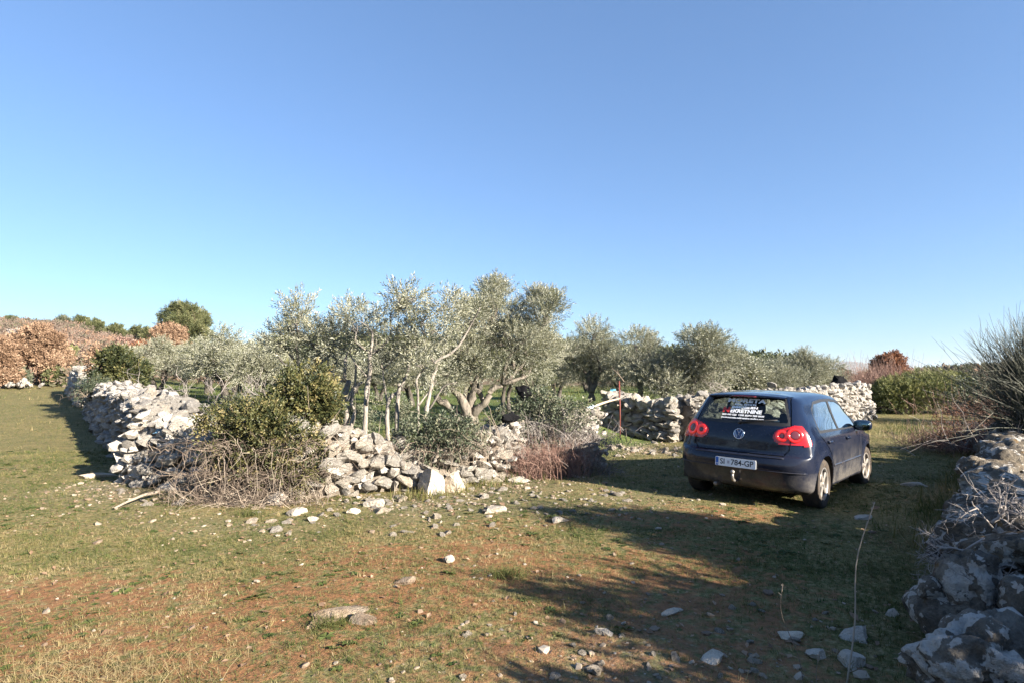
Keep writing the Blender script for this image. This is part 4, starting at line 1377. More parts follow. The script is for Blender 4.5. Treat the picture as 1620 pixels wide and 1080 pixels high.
SHADE = [  # x, y, height, width of the bushes and trees outside the picture at the right
    (7.4, 2.35, 3.2, 1.9, 'tall bushy tree outside the picture behind the boulder wall'),
    (6.2, 0.70, 2.65, 1.95, 'bushy tree outside the picture, right of the camera'),
    (4.1, 0.1, 1.75, 1.8, 'round bush outside the picture, beside the camera'),
]
# ------------------------------------------------------------------ plants
def sprig(n, length, leaf, width, seed, ang=0.9, whorl=False, droop=0.0, curl=0.15):
    """a twig along +Z with n small leaves (quads)"""
    rng = np.random.default_rng(seed)
    V, Q = [], []
    for k in range(n):
        t = (k + 0.5) / n
        a = k * 2.4 + rng.normal() * 0.4
        z0 = length * (0.15 + 0.85 * t)
        el = ang * rng.uniform(0.75, 1.2) * (1.0 - 0.45 * t)
        d = np.array([math.cos(a) * math.sin(el), math.sin(a) * math.sin(el), math.cos(el) - droop])
        d /= np.linalg.norm(d)
        s = np.cross(d, rng.normal(size=3)); s /= np.linalg.norm(s)
        nn = np.cross(d, s)
        L = leaf * rng.uniform(0.75, 1.15); w = width * rng.uniform(0.8, 1.2)
        p = np.array([0, 0, z0]) + d * 0.01
        b = len(V)
        V += [p, p + d * L * 0.5 + s * w / 2 + nn * L * curl * .5, p + d * L + nn * L * curl * -.3, p + d * L * 0.5 - s * w / 2 + nn * L * curl * .5]
        Q.append((b, b + 1, b + 2, b + 3))
    return np.array(V), None, np.array(Q)

OLIVE_FINE = [sprig(15, 0.32, 0.066, 0.017, 10 + k, 0.85) for k in range(4)]
OLIVE_MID = [sprig(11, 0.40, 0.10, 0.030, 20 + k, 0.9) for k in range(4)]
OLIVE_FAR = [sprig(8, 0.50, 0.20, 0.07, 30 + k, 1.0) for k in range(4)]
BROAD = [sprig(9, 0.22, 0.075, 0.038, 40 + k, 1.1) for k in range(4)]
BROAD_S = [sprig(9, 0.16, 0.045, 0.026, 50 + k, 1.1) for k in range(4)]
OAK = [sprig(9, 0.34, 0.13, 0.08, 60 + k, 1.1) for k in range(4)]
NEEDLE = [sprig(14, 0.34, 0.20, 0.035, 70 + k, 0.8) for k in range(4)]

M_OLIVE = leaf_mat('olive_leaves', [(0.0, (0.050, 0.056, 0.026)), (0.35, (0.11, 0.115, 0.054)), (0.7, (0.175, 0.176, 0.108)), (1.0, (0.31, 0.295, 0.21))], back=(0.355, 0.355, 0.285, 0.8), rough=0.42, transl=0.18)
M_OLIVE_DK = leaf_mat('olive_leaves_dark', [(0.0, (0.028, 0.038, 0.018)), (0.4, (0.066, 0.080, 0.036)), (0.8, (0.115, 0.125, 0.070)), (1.0, (0.21, 0.21, 0.14))], back=(0.25, 0.265, 0.20, 0.8), rough=0.45, transl=0.18)
M_IVY = leaf_mat('ivy_leaves', [(0.0, (0.020, 0.028, 0.011)), (0.4, (0.055, 0.062, 0.022)), (0.75, (0.115, 0.108, 0.040)), (0.92, (0.15, 0.135, 0.05)), (1.0, (0.20, 0.165, 0.075))], rough=0.5, transl=0.2)
M_GREYLEAF = leaf_mat('grey_green_leaves', [(0.0, (0.035, 0.048, 0.028)), (0.5, (0.09, 0.105, 0.065)), (1.0, (0.20, 0.19, 0.13))], rough=0.5, transl=0.15)
M_OAKBROWN = leaf_mat('dry_oak_leaves', [(0.0, (0.15, 0.088, 0.052)), (0.5, (0.285, 0.185, 0.118)), (1.0, (0.42, 0.295, 0.20))], rough=0.7, transl=0.3)
M_OAKRUST = leaf_mat('rusty_oak_leaves', [(0.0, (0.11, 0.048, 0.026)), (0.5, (0.21, 0.092, 0.048)), (1.0, (0.32, 0.16, 0.085))], rough=0.7, transl=0.3)
M_PINE = leaf_mat('pine_needles', [(0.0, (0.042, 0.054, 0.022)), (0.5, (0.090, 0.100, 0.040)), (1.0, (0.16, 0.155, 0.070))], rough=0.6, transl=0.15)
M_BROOM = leaf_mat('broom_stems', [(0.0, (0.055, 0.070, 0.022)), (0.5, (0.15, 0.165, 0.055)), (1.0, (0.27, 0.26, 0.10))], rough=0.55, transl=0.1)
M_BROOM_G = leaf_mat('grey_broom_stems', [(0.0, (0.030, 0.034, 0.022)), (0.5, (0.065, 0.070, 0.045)), (1.0, (0.16, 0.14, 0.10))], rough=0.6, transl=0.05)
M_CANE = leaf_mat('dry_canes', [(0.0, (0.055, 0.040, 0.030)), (0.5, (0.17, 0.13, 0.10)), (1.0, (0.33, 0.28, 0.22))], rough=0.85, transl=0.0)
M_REDTWIG = leaf_mat('reddish_twigs', [(0.0, (0.075, 0.042, 0.035)), (0.5, (0.20, 0.115, 0.09)), (1.0, (0.34, 0.23, 0.18))], rough=0.8, transl=0.0)
M_GREYTWIG = leaf_mat('grey_twigs', [(0.0, (0.07, 0.06, 0.055)), (0.5, (0.20, 0.175, 0.16)), (1.0, (0.36, 0.32, 0.29))], rough=0.8, transl=0.0)
M_SCRUB = leaf_mat('hill_scrub', [(0.0, (0.045, 0.055, 0.024)), (0.25, (0.085, 0.09, 0.042)), (0.42, (0.125, 0.105, 0.075)), (0.62, (0.17, 0.125, 0.10)), (0.82, (0.20, 0.125, 0.088)), (1.0, (0.27, 0.17, 0.105))], rough=0.8, transl=0.2)
M_BARK = bark_mat('olive_bark', (0.06, 0.052, 0.042), (0.24, 0.205, 0.165))
M_BARK_DK = bark_mat('dark_bark', (0.022, 0.019, 0.016), (0.10, 0.085, 0.068))
M_BARK_PALE = bark_mat('pale_bark', (0.11, 0.095, 0.08), (0.31, 0.275, 0.235), 20)
M_BARK_PINE = bark_mat('pine_bark', (0.07, 0.045, 0.03), (0.2, 0.14, 0.1))

def smooth_path(pts, n=None, jitter=0.0, rng=None):
    pts = np.asarray(pts, dtype=np.float64)
    if len(pts) < 3:
        pts = np.stack([pts[0], pts.mean(0), pts[-1]])
    n = n or (len(pts) - 1) * 4 + 1
    out = catmull(pts, np.linspace(0, len(pts) - 1, n))
    if jitter and rng is not None:
        j = rng.normal(size=(n, 3)) * jitter
        j[0] = 0
        out = out + j
    return out

def bent(p0, p1, rng, sag=0.12, n=7):
    p0, p1 = np.asarray(p0, float), np.asarray(p1, float)
    L = np.linalg.norm(p1 - p0)
    m1 = p0 + (p1 - p0) * 0.33 + rng.normal(size=3) * L * sag
    m2 = p0 + (p1 - p0) * 0.67 + rng.normal(size=3) * L * sag
    return smooth_path([p0, m1, m2, p1], n)

def knotty(v, amt, seed):
    d = fbm(v * 4.0, 3, seed)[:, None] * amt
    c = v.mean(0)
    r = v - c; r[:, 2] *= 0.2
    return v + d * r / (np.linalg.norm(r, axis=1, keepdims=True) + 1e-6)

def crown_sprigs(geo, rng, blobs, per, tmpl, clusters=10, csize=0.34, scale=(0.8, 1.25), up=0.55, tint=(0.45, 0.22), shell=0.45, trim=None):
    """leaf sprigs in loose clusters through the volume of each blob"""
    for (c, r, wgt) in blobs:
        c = np.array(c); r = np.array(r)
        nc = max(3, int(clusters * wgt))
        d = rng.normal(size=(nc, 3)); d /= np.linalg.norm(d, axis=1, keepdims=True)
        cc = d * (rng.uniform(0.15, 1.0, (nc, 1)) ** shell)
        ct = rng.normal(size=nc) * tint[1] * 0.8
        n = int(per * wgt)
        k = rng.integers(0, nc, n)
        off = rng.normal(size=(n, 3)) * csize
        p = cc[k] + off
        ln = np.linalg.norm(p, axis=1, keepdims=True)
        p = np.where(ln > 1.12, p / ln * rng.uniform(0.9, 1.15, (n, 1)), p)
        pos = c + p * r
        dirn = p * 0.9 + off * 0.8 / csize * 0.5 + np.array([0, 0, up]) + rng.normal(size=(n, 3)) * 0.35
        rot = rand_rot(rng, n, dirn)
        tn = np.clip(tint[0] + ct[k] + rng.normal(size=n) * tint[1], 0, 1)
        s = rng.uniform(scale[0], scale[1], n)
        which = rng.integers(0, len(tmpl), n)
        for w in range(len(tmpl)):
            m = which == w
            scatter(geo, tmpl[w], pos[m], rot[m], s[m], tn[m])

def limbs_to(geo, rng, forks, blobs, r0=0.05, twigs=7, sag=0.14, sides=5):
    forks = np.asarray(forks)
    for (c, r, wgt) in blobs:
        c = np.array(c); r = np.array(r)
        f = forks[np.argmin(np.linalg.norm(forks - (c - [0, 0, r[2] * 0.8]), axis=1))]
        path = bent(f, c + [0, 0, r[2] * 0.2], rng, sag, 9)
        v, t, q = tube(path, np.linspace(r0, r0 * 0.35, 9), sides)
        geo.add(v, t, q)
        for k in range(int(twigs * max(0.5, wgt))):
            i = rng.integers(3, 9)
            d = rng.normal(size=3); d /= np.linalg.norm(d); d[2] = abs(d[2]) * 0.7 + d[2] * 0.3
            e = c + d * r * rng.uniform(0.6, 1.0)
            pt = bent(path[i], e, rng, 0.13, 6)
            v, t, q = tube(pt, np.linspace(r0 * 0.32, 0.004, 6), 4)
            geo.add(v, t, q)

def olive_tree(name, label, loc, rng, trunks, blobs, per=420, tmpl=None, leaf=None, bark=None, r0=0.05, twigs=7, group=None, cat='tree', clusters=10, csize=0.33, tint=(0.5, 0.2), scale=(0.8, 1.25)):
    """trunks: list of (points, r_start, r_end) in local coordinates; blobs: (centre, radii, weight)"""
    root = thing(name, label, cat, loc, 0, group)
    tg = Geo(); forks = []
    for pts, ra, rb in trunks:
        pth = smooth_path(pts, None, 0.012 * min(1.0, ra * 10), rng)
        v, t, q = tube(pth, np.linspace(ra, rb, len(pth)) * (1 + 0.12 * rng.normal(size=len(pth))).clip(.75, 1.3), 9 if ra > .06 else 6)
        tg.add(knotty(v, ra * 0.3, int(rng.integers(99))), t, q)
        forks.append(pth[-1])
    limbs_to(tg, rng, forks, blobs, r0, twigs)
    tg.build('trunk', bark or M_BARK, root, tint=False)
    cg = Geo()
    crown_sprigs(cg, rng, blobs, per, tmpl or OLIVE_FINE, clusters, csize, scale, tint=tint)
    tag(cg.build('crown', leaf or M_OLIVE, root, smooth=False))
    return root

def px_tree(name, label, Y, base, traces, blobs, seed, depth=0.6, shrink=0.8, **k):
    """a tree of the front row: trunk lines and crown masses measured on the photograph at distance Y"""
    rng = np.random.default_rng(seed)
    b = at(base[0], base[1], Y)
    g0 = gz(b[0], Y)
    o = np.array([b[0], Y, g0 - 0.05])
    tr = []
    for pts, ra, rb in traces:
        P = np.array([at(u, v, Y) for u, v in pts]) - o
        n = len(P)
        P[:, 1] += np.cumsum(rng.normal(size=n) * 0.10) - rng.normal() * 0.05
        if ra >= 0.03 and pts[0][1] > 640: P[0, 2] = min(P[0, 2], -0.05)
        tr.append((P, ra, rb))
    s = Y / FPX
    bl = []
    for u, v, ru, rv, w in blobs:
        c = at(u, v + (8 if shrink < 1 else 0), Y) - o
        c[1] += rng.normal() * 0.35 * depth
        bl.append((c, (ru * s * shrink, max(depth * 0.5, 0.75 * ru * s), rv * s * shrink), w))
    return olive_tree(name, label, tuple(o), rng, tr, bl, **k)

# ---- front row, pale stems
G_FRONT = 'olive trees just behind the low wall'
px_tree('olive_tree', 'olive with pale crooked branches rising out of the ivy clump, narrow top', 12.0, (490, 672),
    [([(490, 672), (492, 625), (499, 587)], .075, .055), ([(499, 587), (507, 573), (518, 562), (529, 536), (538, 518), (543, 510)], .045, .016),
     ([(492, 625), (477, 587), (464, 571), (449, 553), (442, 544)], .040, .014), ([(474, 580), (473, 560), (473, 544), (480, 529)], .028, .012),
     ([(490, 640), (462, 587), (449, 571), (444, 558)], .03, .012)],
    [(474, 495, 19, 32, 1.0), (482, 532, 36, 28, 1.1), (446, 545, 34, 28, 1.0), (462, 520, 24, 26, .7), (515, 535, 28, 25, .6)], 31, per=140, twigs=13, r0=.026, group=G_FRONT, bark=M_BARK_PALE, tint=(.58, .2))
px_tree('olive_tree', 'three stemmed olive with brownish twisted trunk right of the ivy clump', 11.6, (541, 660),
    [([(538, 668), (539, 640), (540, 624), (547, 602)], .085, .06), ([(547, 602), (531, 598), (516, 580)], .04, .015), ([(547, 602), (550, 584), (551, 564), (560, 544)], .045, .016),
     ([(544, 668), (551, 631), (563, 611), (573, 604)], .055, .03), ([(546, 668), (560, 655), (557, 638), (561, 609), (564, 580), (556, 560)], .045, .016)],
    [(548, 502, 19, 27, .9), (528, 532, 27, 24, .8), (580, 512, 20, 30, .9), (555, 545, 36, 22, .8), (518, 520, 14, 22, .4)], 32, per=105, twigs=13, r0=.022, group=G_FRONT, bark=M_BARK_PALE, tint=(.58, .2))
px_tree('olive_tree', 'slim olive with one straight whitish stem forking high, feathery top to the right', 10.9, (577, 672),
    [([(577, 682), (580, 640), (580, 615), (585, 589), (588, 560)], .052, .036), ([(588, 560), (604, 547), (613, 527), (613, 491), (624, 483)], .032, .012),
     ([(587, 562), (571, 547), (562, 540)], .026, .010), ([(588, 558), (591, 531), (582, 518), (571, 509)], .024, .010), ([(582, 597), (571, 582), (565, 573)], .018, .008),
     ([(582, 640), (589, 612), (588, 600)], .022, .012)],
    [(645, 472, 24, 18, 1.0), (622, 497, 16, 16, .5), (600, 533, 26, 20, .6), (565, 505, 18, 18, .4), (636, 488, 18, 12, .5)], 33, per=105, twigs=13, r0=.016, group=G_FRONT, bark=M_BARK_PALE, tint=(.58, .2))
px_tree('olive_tree', 'pair of whitish stems joining in a V left of centre, thin grey crown', 11.0, (619, 668),
    [([(616, 682), (616, 640), (631, 615), (644, 576), (636, 558), (633, 540)], .045, .014), ([(614, 636), (611, 629), (608, 602), (605, 584)], .026, .010),
     ([(624, 680), (631, 624), (634, 606)], .042, .034), ([(644, 576), (650, 560), (661, 552)], .024, .01)],
    [(650, 520, 26, 24, .9), (632, 548, 24, 18, .7), (662, 550, 26, 20, .8), (612, 560, 22, 18, .5)], 34, per=105, twigs=13, r0=.018, group=G_FRONT, bark=M_BARK_PALE, tint=(.6, .2))
px_tree('olive_tree', 'slender white stemmed olive, one long bare limb reaching up right', 10.7, (675, 682),
    [([(672, 690), (675, 655), (676, 637), (683, 598), (690, 574)], .044, .034), ([(690, 574), (696, 569), (718, 557), (735, 536), (749, 511), (761, 492)], .030, .010),
     ([(689, 574), (674, 555), (672, 536), (668, 512)], .024, .010), ([(677, 648), (690, 628), (703, 610), (723, 604)], .024, .008), ([(660, 690), (662, 640), (662, 603), (665, 589)], .034, .014), ([(663, 640), (678, 618), (690, 600)], .02, .01)],
    [(706, 480, 20, 22, 1.0), (714, 505, 18, 12, .5), (688, 524, 24, 24, .7), (664, 530, 20, 22, .6), (672, 572, 26, 16, .4)], 35, per=105, twigs=13, r0=.015, group=G_FRONT, bark=M_BARK_PALE, tint=(.6, .2))
px_tree('olive_tree', 'largest olive in mid grove, many limbs from one base, tall full crown', 15.8, (743, 672),
    [([(743, 676), (741, 655), (730, 629), (711, 610)], .16, .07), ([(741, 670), (738, 640), (738, 612), (744, 589)], .15, .06), ([(746, 672), (746, 640), (748, 617), (757, 594)], .13, .06),
     ([(747, 672), (752, 651), (771, 632), (778, 617), (795, 608)], .13, .055), ([(766, 634), (756, 618), (744, 608)], .08, .04), ([(736, 676), (713, 645), (696, 632), (690, 624)], .13, .07)],
    [(790, 470, 40, 40, 1.3), (815, 500, 50, 34, 1.3), (868, 492, 26, 36, .9), (842, 470, 22, 26, .5), (744, 508, 34, 36, 1.1), (800, 545, 70, 36, 1.8), (745, 556, 46, 32, 1.1), (850, 556, 46, 34, 1.2), (720, 545, 30, 28, .7), (706, 585, 30, 18, .5), (785, 440, 14, 15, .3)],
    36, depth=2.2, shrink=.84, per=620, r0=.06, twigs=12, group=G_FRONT, tint=(.48, .24), clusters=8, csize=.20)
px_tree('olive_tree', 'two thin dark stems of an olive standing just right of the largest tree', 19.0, (800, 648),
    [([(795, 650), (797, 620), (803, 598)], .09, .05), ([(804, 650), (805, 622), (812, 600)], .08, .05)],
    [(800, 572, 40, 28, 1.0), (840, 575, 36, 24, .9)], 37, depth=1.6, per=500, r0=.04, group=G_FRONT, leaf=M_OLIVE_DK, bark=M_BARK_DK)
px_tree('olive_tree', 'pointed olive with dark crown standing left of the red gate post', 20.0, (938, 630),
    [([(938, 634), (936, 612), (930, 592)], .12, .08), ([(937, 620), (944, 600), (950, 585)], .09, .06)],
    [(940, 525, 22, 26, .9), (945, 555, 38, 28, 1.3), (915, 570, 32, 28, 1.0), (965, 575, 34, 26, 1.0), (900, 552, 18, 20, .5)], 38, depth=2.0, per=560, r0=.05, group=G_FRONT, tint=(.50, .24))
px_tree('olive_tree', 'pale silvery thin crowned olive behind the squared wall end', 18.6, (1013, 632),
    [([(1013, 634), (1014, 612), (1008, 592), (1000, 576)], .10, .05), ([(1013, 616), (1020, 596), (1032, 570)], .07, .04)],
    [(1005, 536, 28, 18, .8), (1025, 552, 28, 22, .8), (995, 565, 28, 24, .9), (1035, 580, 30, 22, .8), (1012, 590, 28, 16, .5)], 39, depth=1.6, per=330, r0=.04, group=G_FRONT, tint=(.72, .2), bark=M_BARK_PALE)
px_tree('olive_tree', 'dense olive with spiky top behind the lane wall, left of the car roof', 18.0, (1070, 640),
    [([(1050, 640), (1048, 618), (1046, 600)], .13, .08), ([(1085, 640), (1090, 615), (1095, 596)], .12, .07)],
    [(1100, 545, 34, 26, 1.0), (1128, 566, 28, 30, 1.0), (1085, 572, 34, 28, 1.0), (1052, 578, 30, 26, .9), (1110, 598, 38, 22, 1.0), (1096, 530, 14, 14, .3), (1040, 600, 26, 20, .5)], 40, depth=2.0, per=600, r0=.05, group=G_FRONT, tint=(.48, .24))

# ---- generic olives for the rows behind
def olive_proto(seed, tmpl, per, tint, leaf, bark=M_BARK_DK, lean=0.0):
    rng = np.random.default_rng(seed)
    tr, bl = [], []
    m = rng.integers(2, 4)
    for k in range(m):
        a = rng.uniform(0, 6.28) if k else rng.uniform(-.5, .5)
        e = np.array([math.cos(a) * .55, math.sin(a) * .55, 1.4 + rng.uniform(-.1, .3)])
        tr.append(([np.array([.12 * math.cos(a), .12 * math.sin(a), -.1]), e * [.45, .45, .5] + rng.normal(size=3) * .06, e], rng.uniform(.14, .22), .08))
    for k in range(9):
        a = k * 2.4 + rng.uniform(-.4, .4)
        rr = rng.uniform(.5, 1.45)
        z = rng.uniform(2.05, 3.0) - .20 * rr
        s = rng.uniform(.62, .9)
        bl.append((np.array([rr * math.cos(a), rr * math.sin(a), z]), (s * 1.1, s * 1.1, s * .85), .9))
    bl.append((np.array([.1, 0, 3.15]), (.6, .6, .65), .7))
    bl.append((np.array([rng.uniform(-.7, .7), 0, 3.45]), (.35, .35, .55), .3))
    return tr, bl, rng
G_ROWS = 'olive trees in the rows of the grove'
protos = []
spec = [(201, OLIVE_MID, 300, (.55, .2), M_OLIVE), (202, OLIVE_MID, 320, (.5, .2), M_OLIVE), (203, OLIVE_MID, 300, (.6, .2), M_OLIVE), (204, OLIVE_FAR, 170, (.55, .2), M_OLIVE), (205, OLIVE_FAR, 180, (.5, .2), M_OLIVE_DK)]
rows = [  # photo column, distance, photo row of the top, width factor, prototype, label
    (362, 26.0, 508, 1.15, 0, 'old olive with twin thick dark trunks and wide round crown, left in the grove'),
    (330, 33.0, 527, 1.0, 1, 'olive with single dark trunk half hidden behind the twin trunked one'),
    (250, 29.0, 528, 1.1, 2, 'silvery round olive at the left end of the grove, next to the pale bare fig'),
    (420, 22.0, 520, 0.85, 1, 'dark leaved olive between the twin trunked olive and the ivy clump'),
    (1270, 25.0, 545, 1.0, 2, 'olive with a raised pale top above the car roof, behind the lane wall'),
    (1190, 22.0, 562, 1.1, 0, 'low spreading olive behind the lane wall, above the middle of the car roof'),
    (1225, 22.5, 560, 1.0, 1, None), (1300, 27.0, 572, 1.0, 2, None), (1160, 21.5, 548, 1.0, 3, None),
    (205, 38.0, 548, 1.0, 3, None), (290, 44.0, 548, 1.0, 4, None), (385, 40.0, 545, 1.0, 3, None), (455, 36.0, 540, 1.0, 4, None),
    (520, 27.0, 545, 1.0, 1, None), (600, 29.0, 540, 1.0, 0, None), (655, 24.0, 545, 1.0, 1, None), (560, 40.0, 545, 1.0, 4, None), (640, 46.0, 548, 1.0, 3, None), (700, 36.0, 540, 1.0, 4, None),
    (880, 30.0, 540, 1.0, 0, None), (845, 42.0, 550, 1.0, 3, None), (930, 44.0, 548, 1.0, 4, None), (985, 26.0, 540, 1.0, 1, None), (1040, 40.0, 552, 1.0, 4, None), (1100, 46.0, 556, 1.0, 3, None),
    (760, 48.0, 548, 1.0, 3, None), (480, 52.0, 552, 1.0, 4, None), (1200, 42.0, 565, 1.0, 4, None), (1270, 48.0, 570, 1.0, 3, None), (1330, 55.0, 580, 1.0, 4, None), (1370, 62.0, 582, 1.0, 3, None),
    (720, 60.0, 556, 1.0, 4, None), (880, 62.0, 558, 1.0, 3, None), (1000, 64.0, 562, 1.0, 4, None), (600, 62.0, 556, 1.0, 3, None), (400, 60.0, 553, 1.0, 4, None)]
ROW_MARKS = [(205, 'over the evergreen bush'), (290, 'under the big pine'), (390, 'beside the twin trunked olive'), (465, 'behind the ivy clump'), (520, 'left of the pale stems'), (560, 'between the pale stems'), (600, 'behind the straight whitish stem'), (645, 'behind the pair of whitish stems'), (705, 'left of the largest olive'), (760, 'through the largest olive'), (850, 'just right of the largest olive'), (885, 'over the bramble heap'), (930, 'behind the pointed dark olive'), (990, 'above the red post'), (1040, 'over the squared wall end'), (1100, 'left of the car roof'), (1155, 'over the left of the car roof'), (1200, 'over the middle of the car roof'), (1228, 'over the right half of the rear window'), (1270, 'over the right of the car roof'), (1305, 'left of the lane wall bundle'), (1335, 'right of the lane wall bundle'), (1370, 'past the lane wall')]
rngv = np.random.default_rng(5)
ptr = {}
for (u, Y, vt, wf, pr, lb) in rows:
    x = (u - 810) / FPX * Y
    g0 = gz(x, Y)
    H = at(u, vt, Y)[2] - g0
    if not lb:
        mk = min(ROW_MARKS, key=lambda m: abs(m[0] - u))
        dist_ = 'middle row' if Y < 35 else ('far row' if Y < 50 else 'last row')
        lb = 'grey green olive in the %s, seen %s' % (dist_, mk[1])
    if pr not in ptr:
        sd, tm, per, ti, lf = spec[pr]
        tr, bl, rg = olive_proto(sd, tm, per, ti, lf)
        o = olive_tree('olive_tree', lb, (x, Y, g0), rg, tr, bl, per=per, tmpl=tm, leaf=lf, bark=M_BARK_DK, r0=.05, group=G_ROWS, tint=ti, clusters=9, csize=.34)
        ptr[pr] = o
    else:
        o = copy_thing(ptr[pr], lb, (x, Y, g0), rngv.uniform(0, 6.28), 1.0, G_ROWS)
    s = H / 4.45
    o.scale = (s * wf * 1.2, s * wf * 1.2, s)

# ---- bare pale saplings
def bare_tree(name, label, loc, stems, mat, seed, height, spread=.5, levels=3, r=.02, kids=4, cat='shrub', group=None, up=.6):
    rng = np.random.default_rng(seed)
    root = thing(name, label, cat, loc, 0, group)
    g = Geo()
    def grow(p, d, L, rad, lev):
        n = 6
        pts = [p]
        dd = d.copy()
        for k in range(n - 1):
            dd = dd + rng.normal(size=3) * 0.20 + np.array([0, 0, 0.06 * up])
            dd /= np.linalg.norm(dd)
            pts.append(pts[-1] + dd * L / (n - 1))
        pts = np.array(pts)
        v, t, q = tube(pts, np.linspace(rad, rad * .55 if lev else .0025, n), 5 if rad > .012 else 4)
        g.add(v, t, q, np.clip(.6 + rng.normal() * .2, 0, 1))
        if lev:
            for k in range(kids):
                i = rng.integers(2, n)
                nd_ = dd + rng.normal(size=3) * spread * 1.2 + np.array([0, 0, .25 * up])
                nd_ /= np.linalg.norm(nd_)
                grow(pts[i], nd_, L * rng.uniform(.5, .8), rad * .55, lev - 1)
    for k in range(stems):
        a = rng.uniform(0, 6.28)
        d = np.array([math.cos(a) * spread, math.sin(a) * spread, 1.0]); d /= np.linalg.norm(d)
        grow(np.array([math.cos(a) * .1, math.sin(a) * .1, -.05]), d, height * .5 * rng.uniform(.8, 1.1), r, levels)
    g.build('branches', mat, root)
    return root
for (u, Y, h, st, sd, lb) in ((262, 17.0, 2.3, 5, 3, 'bare fig bush with pale grey crooked branches behind the left wall'), (318, 15.0, 2.2, 3, 4, 'bare pale sapling leaning right, between the fig bush and the twin trunked olive'),
                              (428, 15.5, 2.0, 3, 6, 'small leafless pale bush left of the ivy clump'), (1142, 17.2, 2.5, 4, 5, 'bare grey sapling behind the lane wall, above the left end of the car roof')):
    x = (u - 810) / FPX * Y
    bare_tree('bare_shrub', lb, (x, Y, gz(x, Y)), st, M_GREYTWIG, sd, h * .9, .7, 3, .024, 3, group='leafless pale saplings')

# ---- thickets, brambles, broom
def canes(geo, rng, n, base, spread, length, droop, r=.004, lean=(0, 0, 0), seg=7, tint=(.5, .25), out=.8, wob=.05, sides=3):
    """arching stems from points near the base"""
    b = np.array(base)[None] + rng.normal(size=(n, 3)) * np.array(spread)[None] * [1, 1, 0]
    a = rng.uniform(0, 2 * np.pi, n)
    o = np.abs(rng.normal(size=n)) * out
    d = np.stack([np.cos(a) * o, np.sin(a) * o, np.ones(n)], 1) + np.array(lean)[None]
    d /= np.linalg.norm(d, axis=1, keepdims=True)
    L = length * rng.uniform(.5, 1.15, n)
    t = np.linspace(0, 1, seg)
    P = b[:, None, :] + d[:, None, :] * (L[:, None] * t[None])[..., None]
    dr = droop * rng.uniform(.3, 1.4, n)
    P[..., 2] -= (L * dr)[:, None] * (t ** 2)[None]
    P += np.cumsum(rng.normal(size=P.shape) * wob * (L / seg)[:, None, None] * 2, axis=1)
    rad = (r * rng.uniform(.6, 1.4, n))[:, None] * np.linspace(1, .35, seg)[None]
    v, q = tubes_many(P, rad, sides)
    tn = np.clip(tint[0] + rng.normal(size=n) * tint[1], 0, 1)
    geo.add(v, quads=q, tint=np.repeat(tn, seg * sides))
    return P

def bush(name, label, cat, loc, parts, seed, group=None):
    """parts: list of (part name, material, function(geo, rng))"""
    root = thing(name, label, cat, loc, 0, group)
    for k, (pn, mat, fn) in enumerate(parts):
        g = Geo()
        fn(g, np.random.default_rng(seed * 10 + k))
        g.build(pn, mat, root, smooth=False)
    return root
def L3(u, v, Y, g=None):
    p = at(u, v, Y)
    return p
def local_blobs(lst, Y, o, dep=.5):
    out = []
    for u, v, ru, rv, w in lst:
        s = Y / FPX
        c = at(u, v, Y) - np.array(o)
        out.append((c, (ru * s, max(dep, .6 * ru * s), rv * s), w))
    return out
def pxloc(u, Y, dz=0):
    x = (u - 810) / FPX * Y
    return (x, Y, gz(x, Y) + dz)

# the tall ivy clump and the bramble mound over the front wall
o = pxloc(482, 8.75)
bl_ = local_blobs([(485, 612, 28, 24, 1.2), (468, 640, 34, 26, 1.0), (500, 645, 26, 30, 1.0), (480, 668, 40, 20, .8)], 8.75, o, .35)
bush('ivy_clump', 'tall rounded clump of glossy ivy on the low wall, pale dead twig in front', 'shrub', o,
     [('leaves', M_IVY, lambda g, r: crown_sprigs(g, r, bl_, 420, BROAD, 12, .35, (.6, 1.0), .3, (.48, .26))),
      ('stems', M_CANE, lambda g, r: canes(g, r, 46, (0, 0, .3), (.35, .2, 0), 1.3, .15, .006, out=.5))], 51)
o2 = pxloc(415, 8.1)
bl2 = local_blobs([(345, 664, 20, 12, .4), (370, 658, 34, 20, 1.1), (420, 668, 36, 22, 1.1), (400, 700, 55, 26, 1.2), (455, 700, 38, 34, .9), (480, 730, 24, 34, .6), (425, 740, 40, 30, .45), (355, 708, 24, 28, .4), (380, 730, 42, 32, .5), (470, 750, 26, 24, .4)], 8.1, o2, .3)
def mound_canes(g, r):
    canes(g, r, 330, (0, -.05, .70), (.55, .2, .2), .62, .9, .0042, (0, -.35, -.3), tint=(.42, .26), out=1.2, wob=.16)
    canes(g, r, 520, (.0, -.22, .0), (.50, .14, 0), .55, .4, .0038, (0, -.12, 0), tint=(.42, .28), out=1.1, wob=.16)
    canes(g, r, 700, (.0, -.12, .35), (.50, .14, .2), .45, .7, .0036, (0, -.2, -.4), tint=(.30, .26), out=1.6, wob=.2)
    canes(g, r, 120, (.05, -.18, .03), (.5, .10, 0), .45, .25, .004, (0, -.1, -.8), tint=(.7, .2), out=2.2)
bush('bramble', 'sprawling bramble mound with dry pale canes hanging over the wall, left of white stones', 'bramble', o2,
     [('leaves', M_IVY, lambda g, r: crown_sprigs(g, r, bl2, 240, BROAD_S, 14, .34, (.7, 1.2), .2, (.46, .30))), ('canes', M_CANE, mound_canes)], 52)
o3 = pxloc(690, 9.2)
bl3 = local_blobs([(670, 690, 34, 20, 1.2), (705, 684, 30, 20, 1.0), (735, 690, 26, 18, .7), (690, 708, 40, 14, .8), (650, 700, 18, 14, .4)], 9.1, o3, .3)
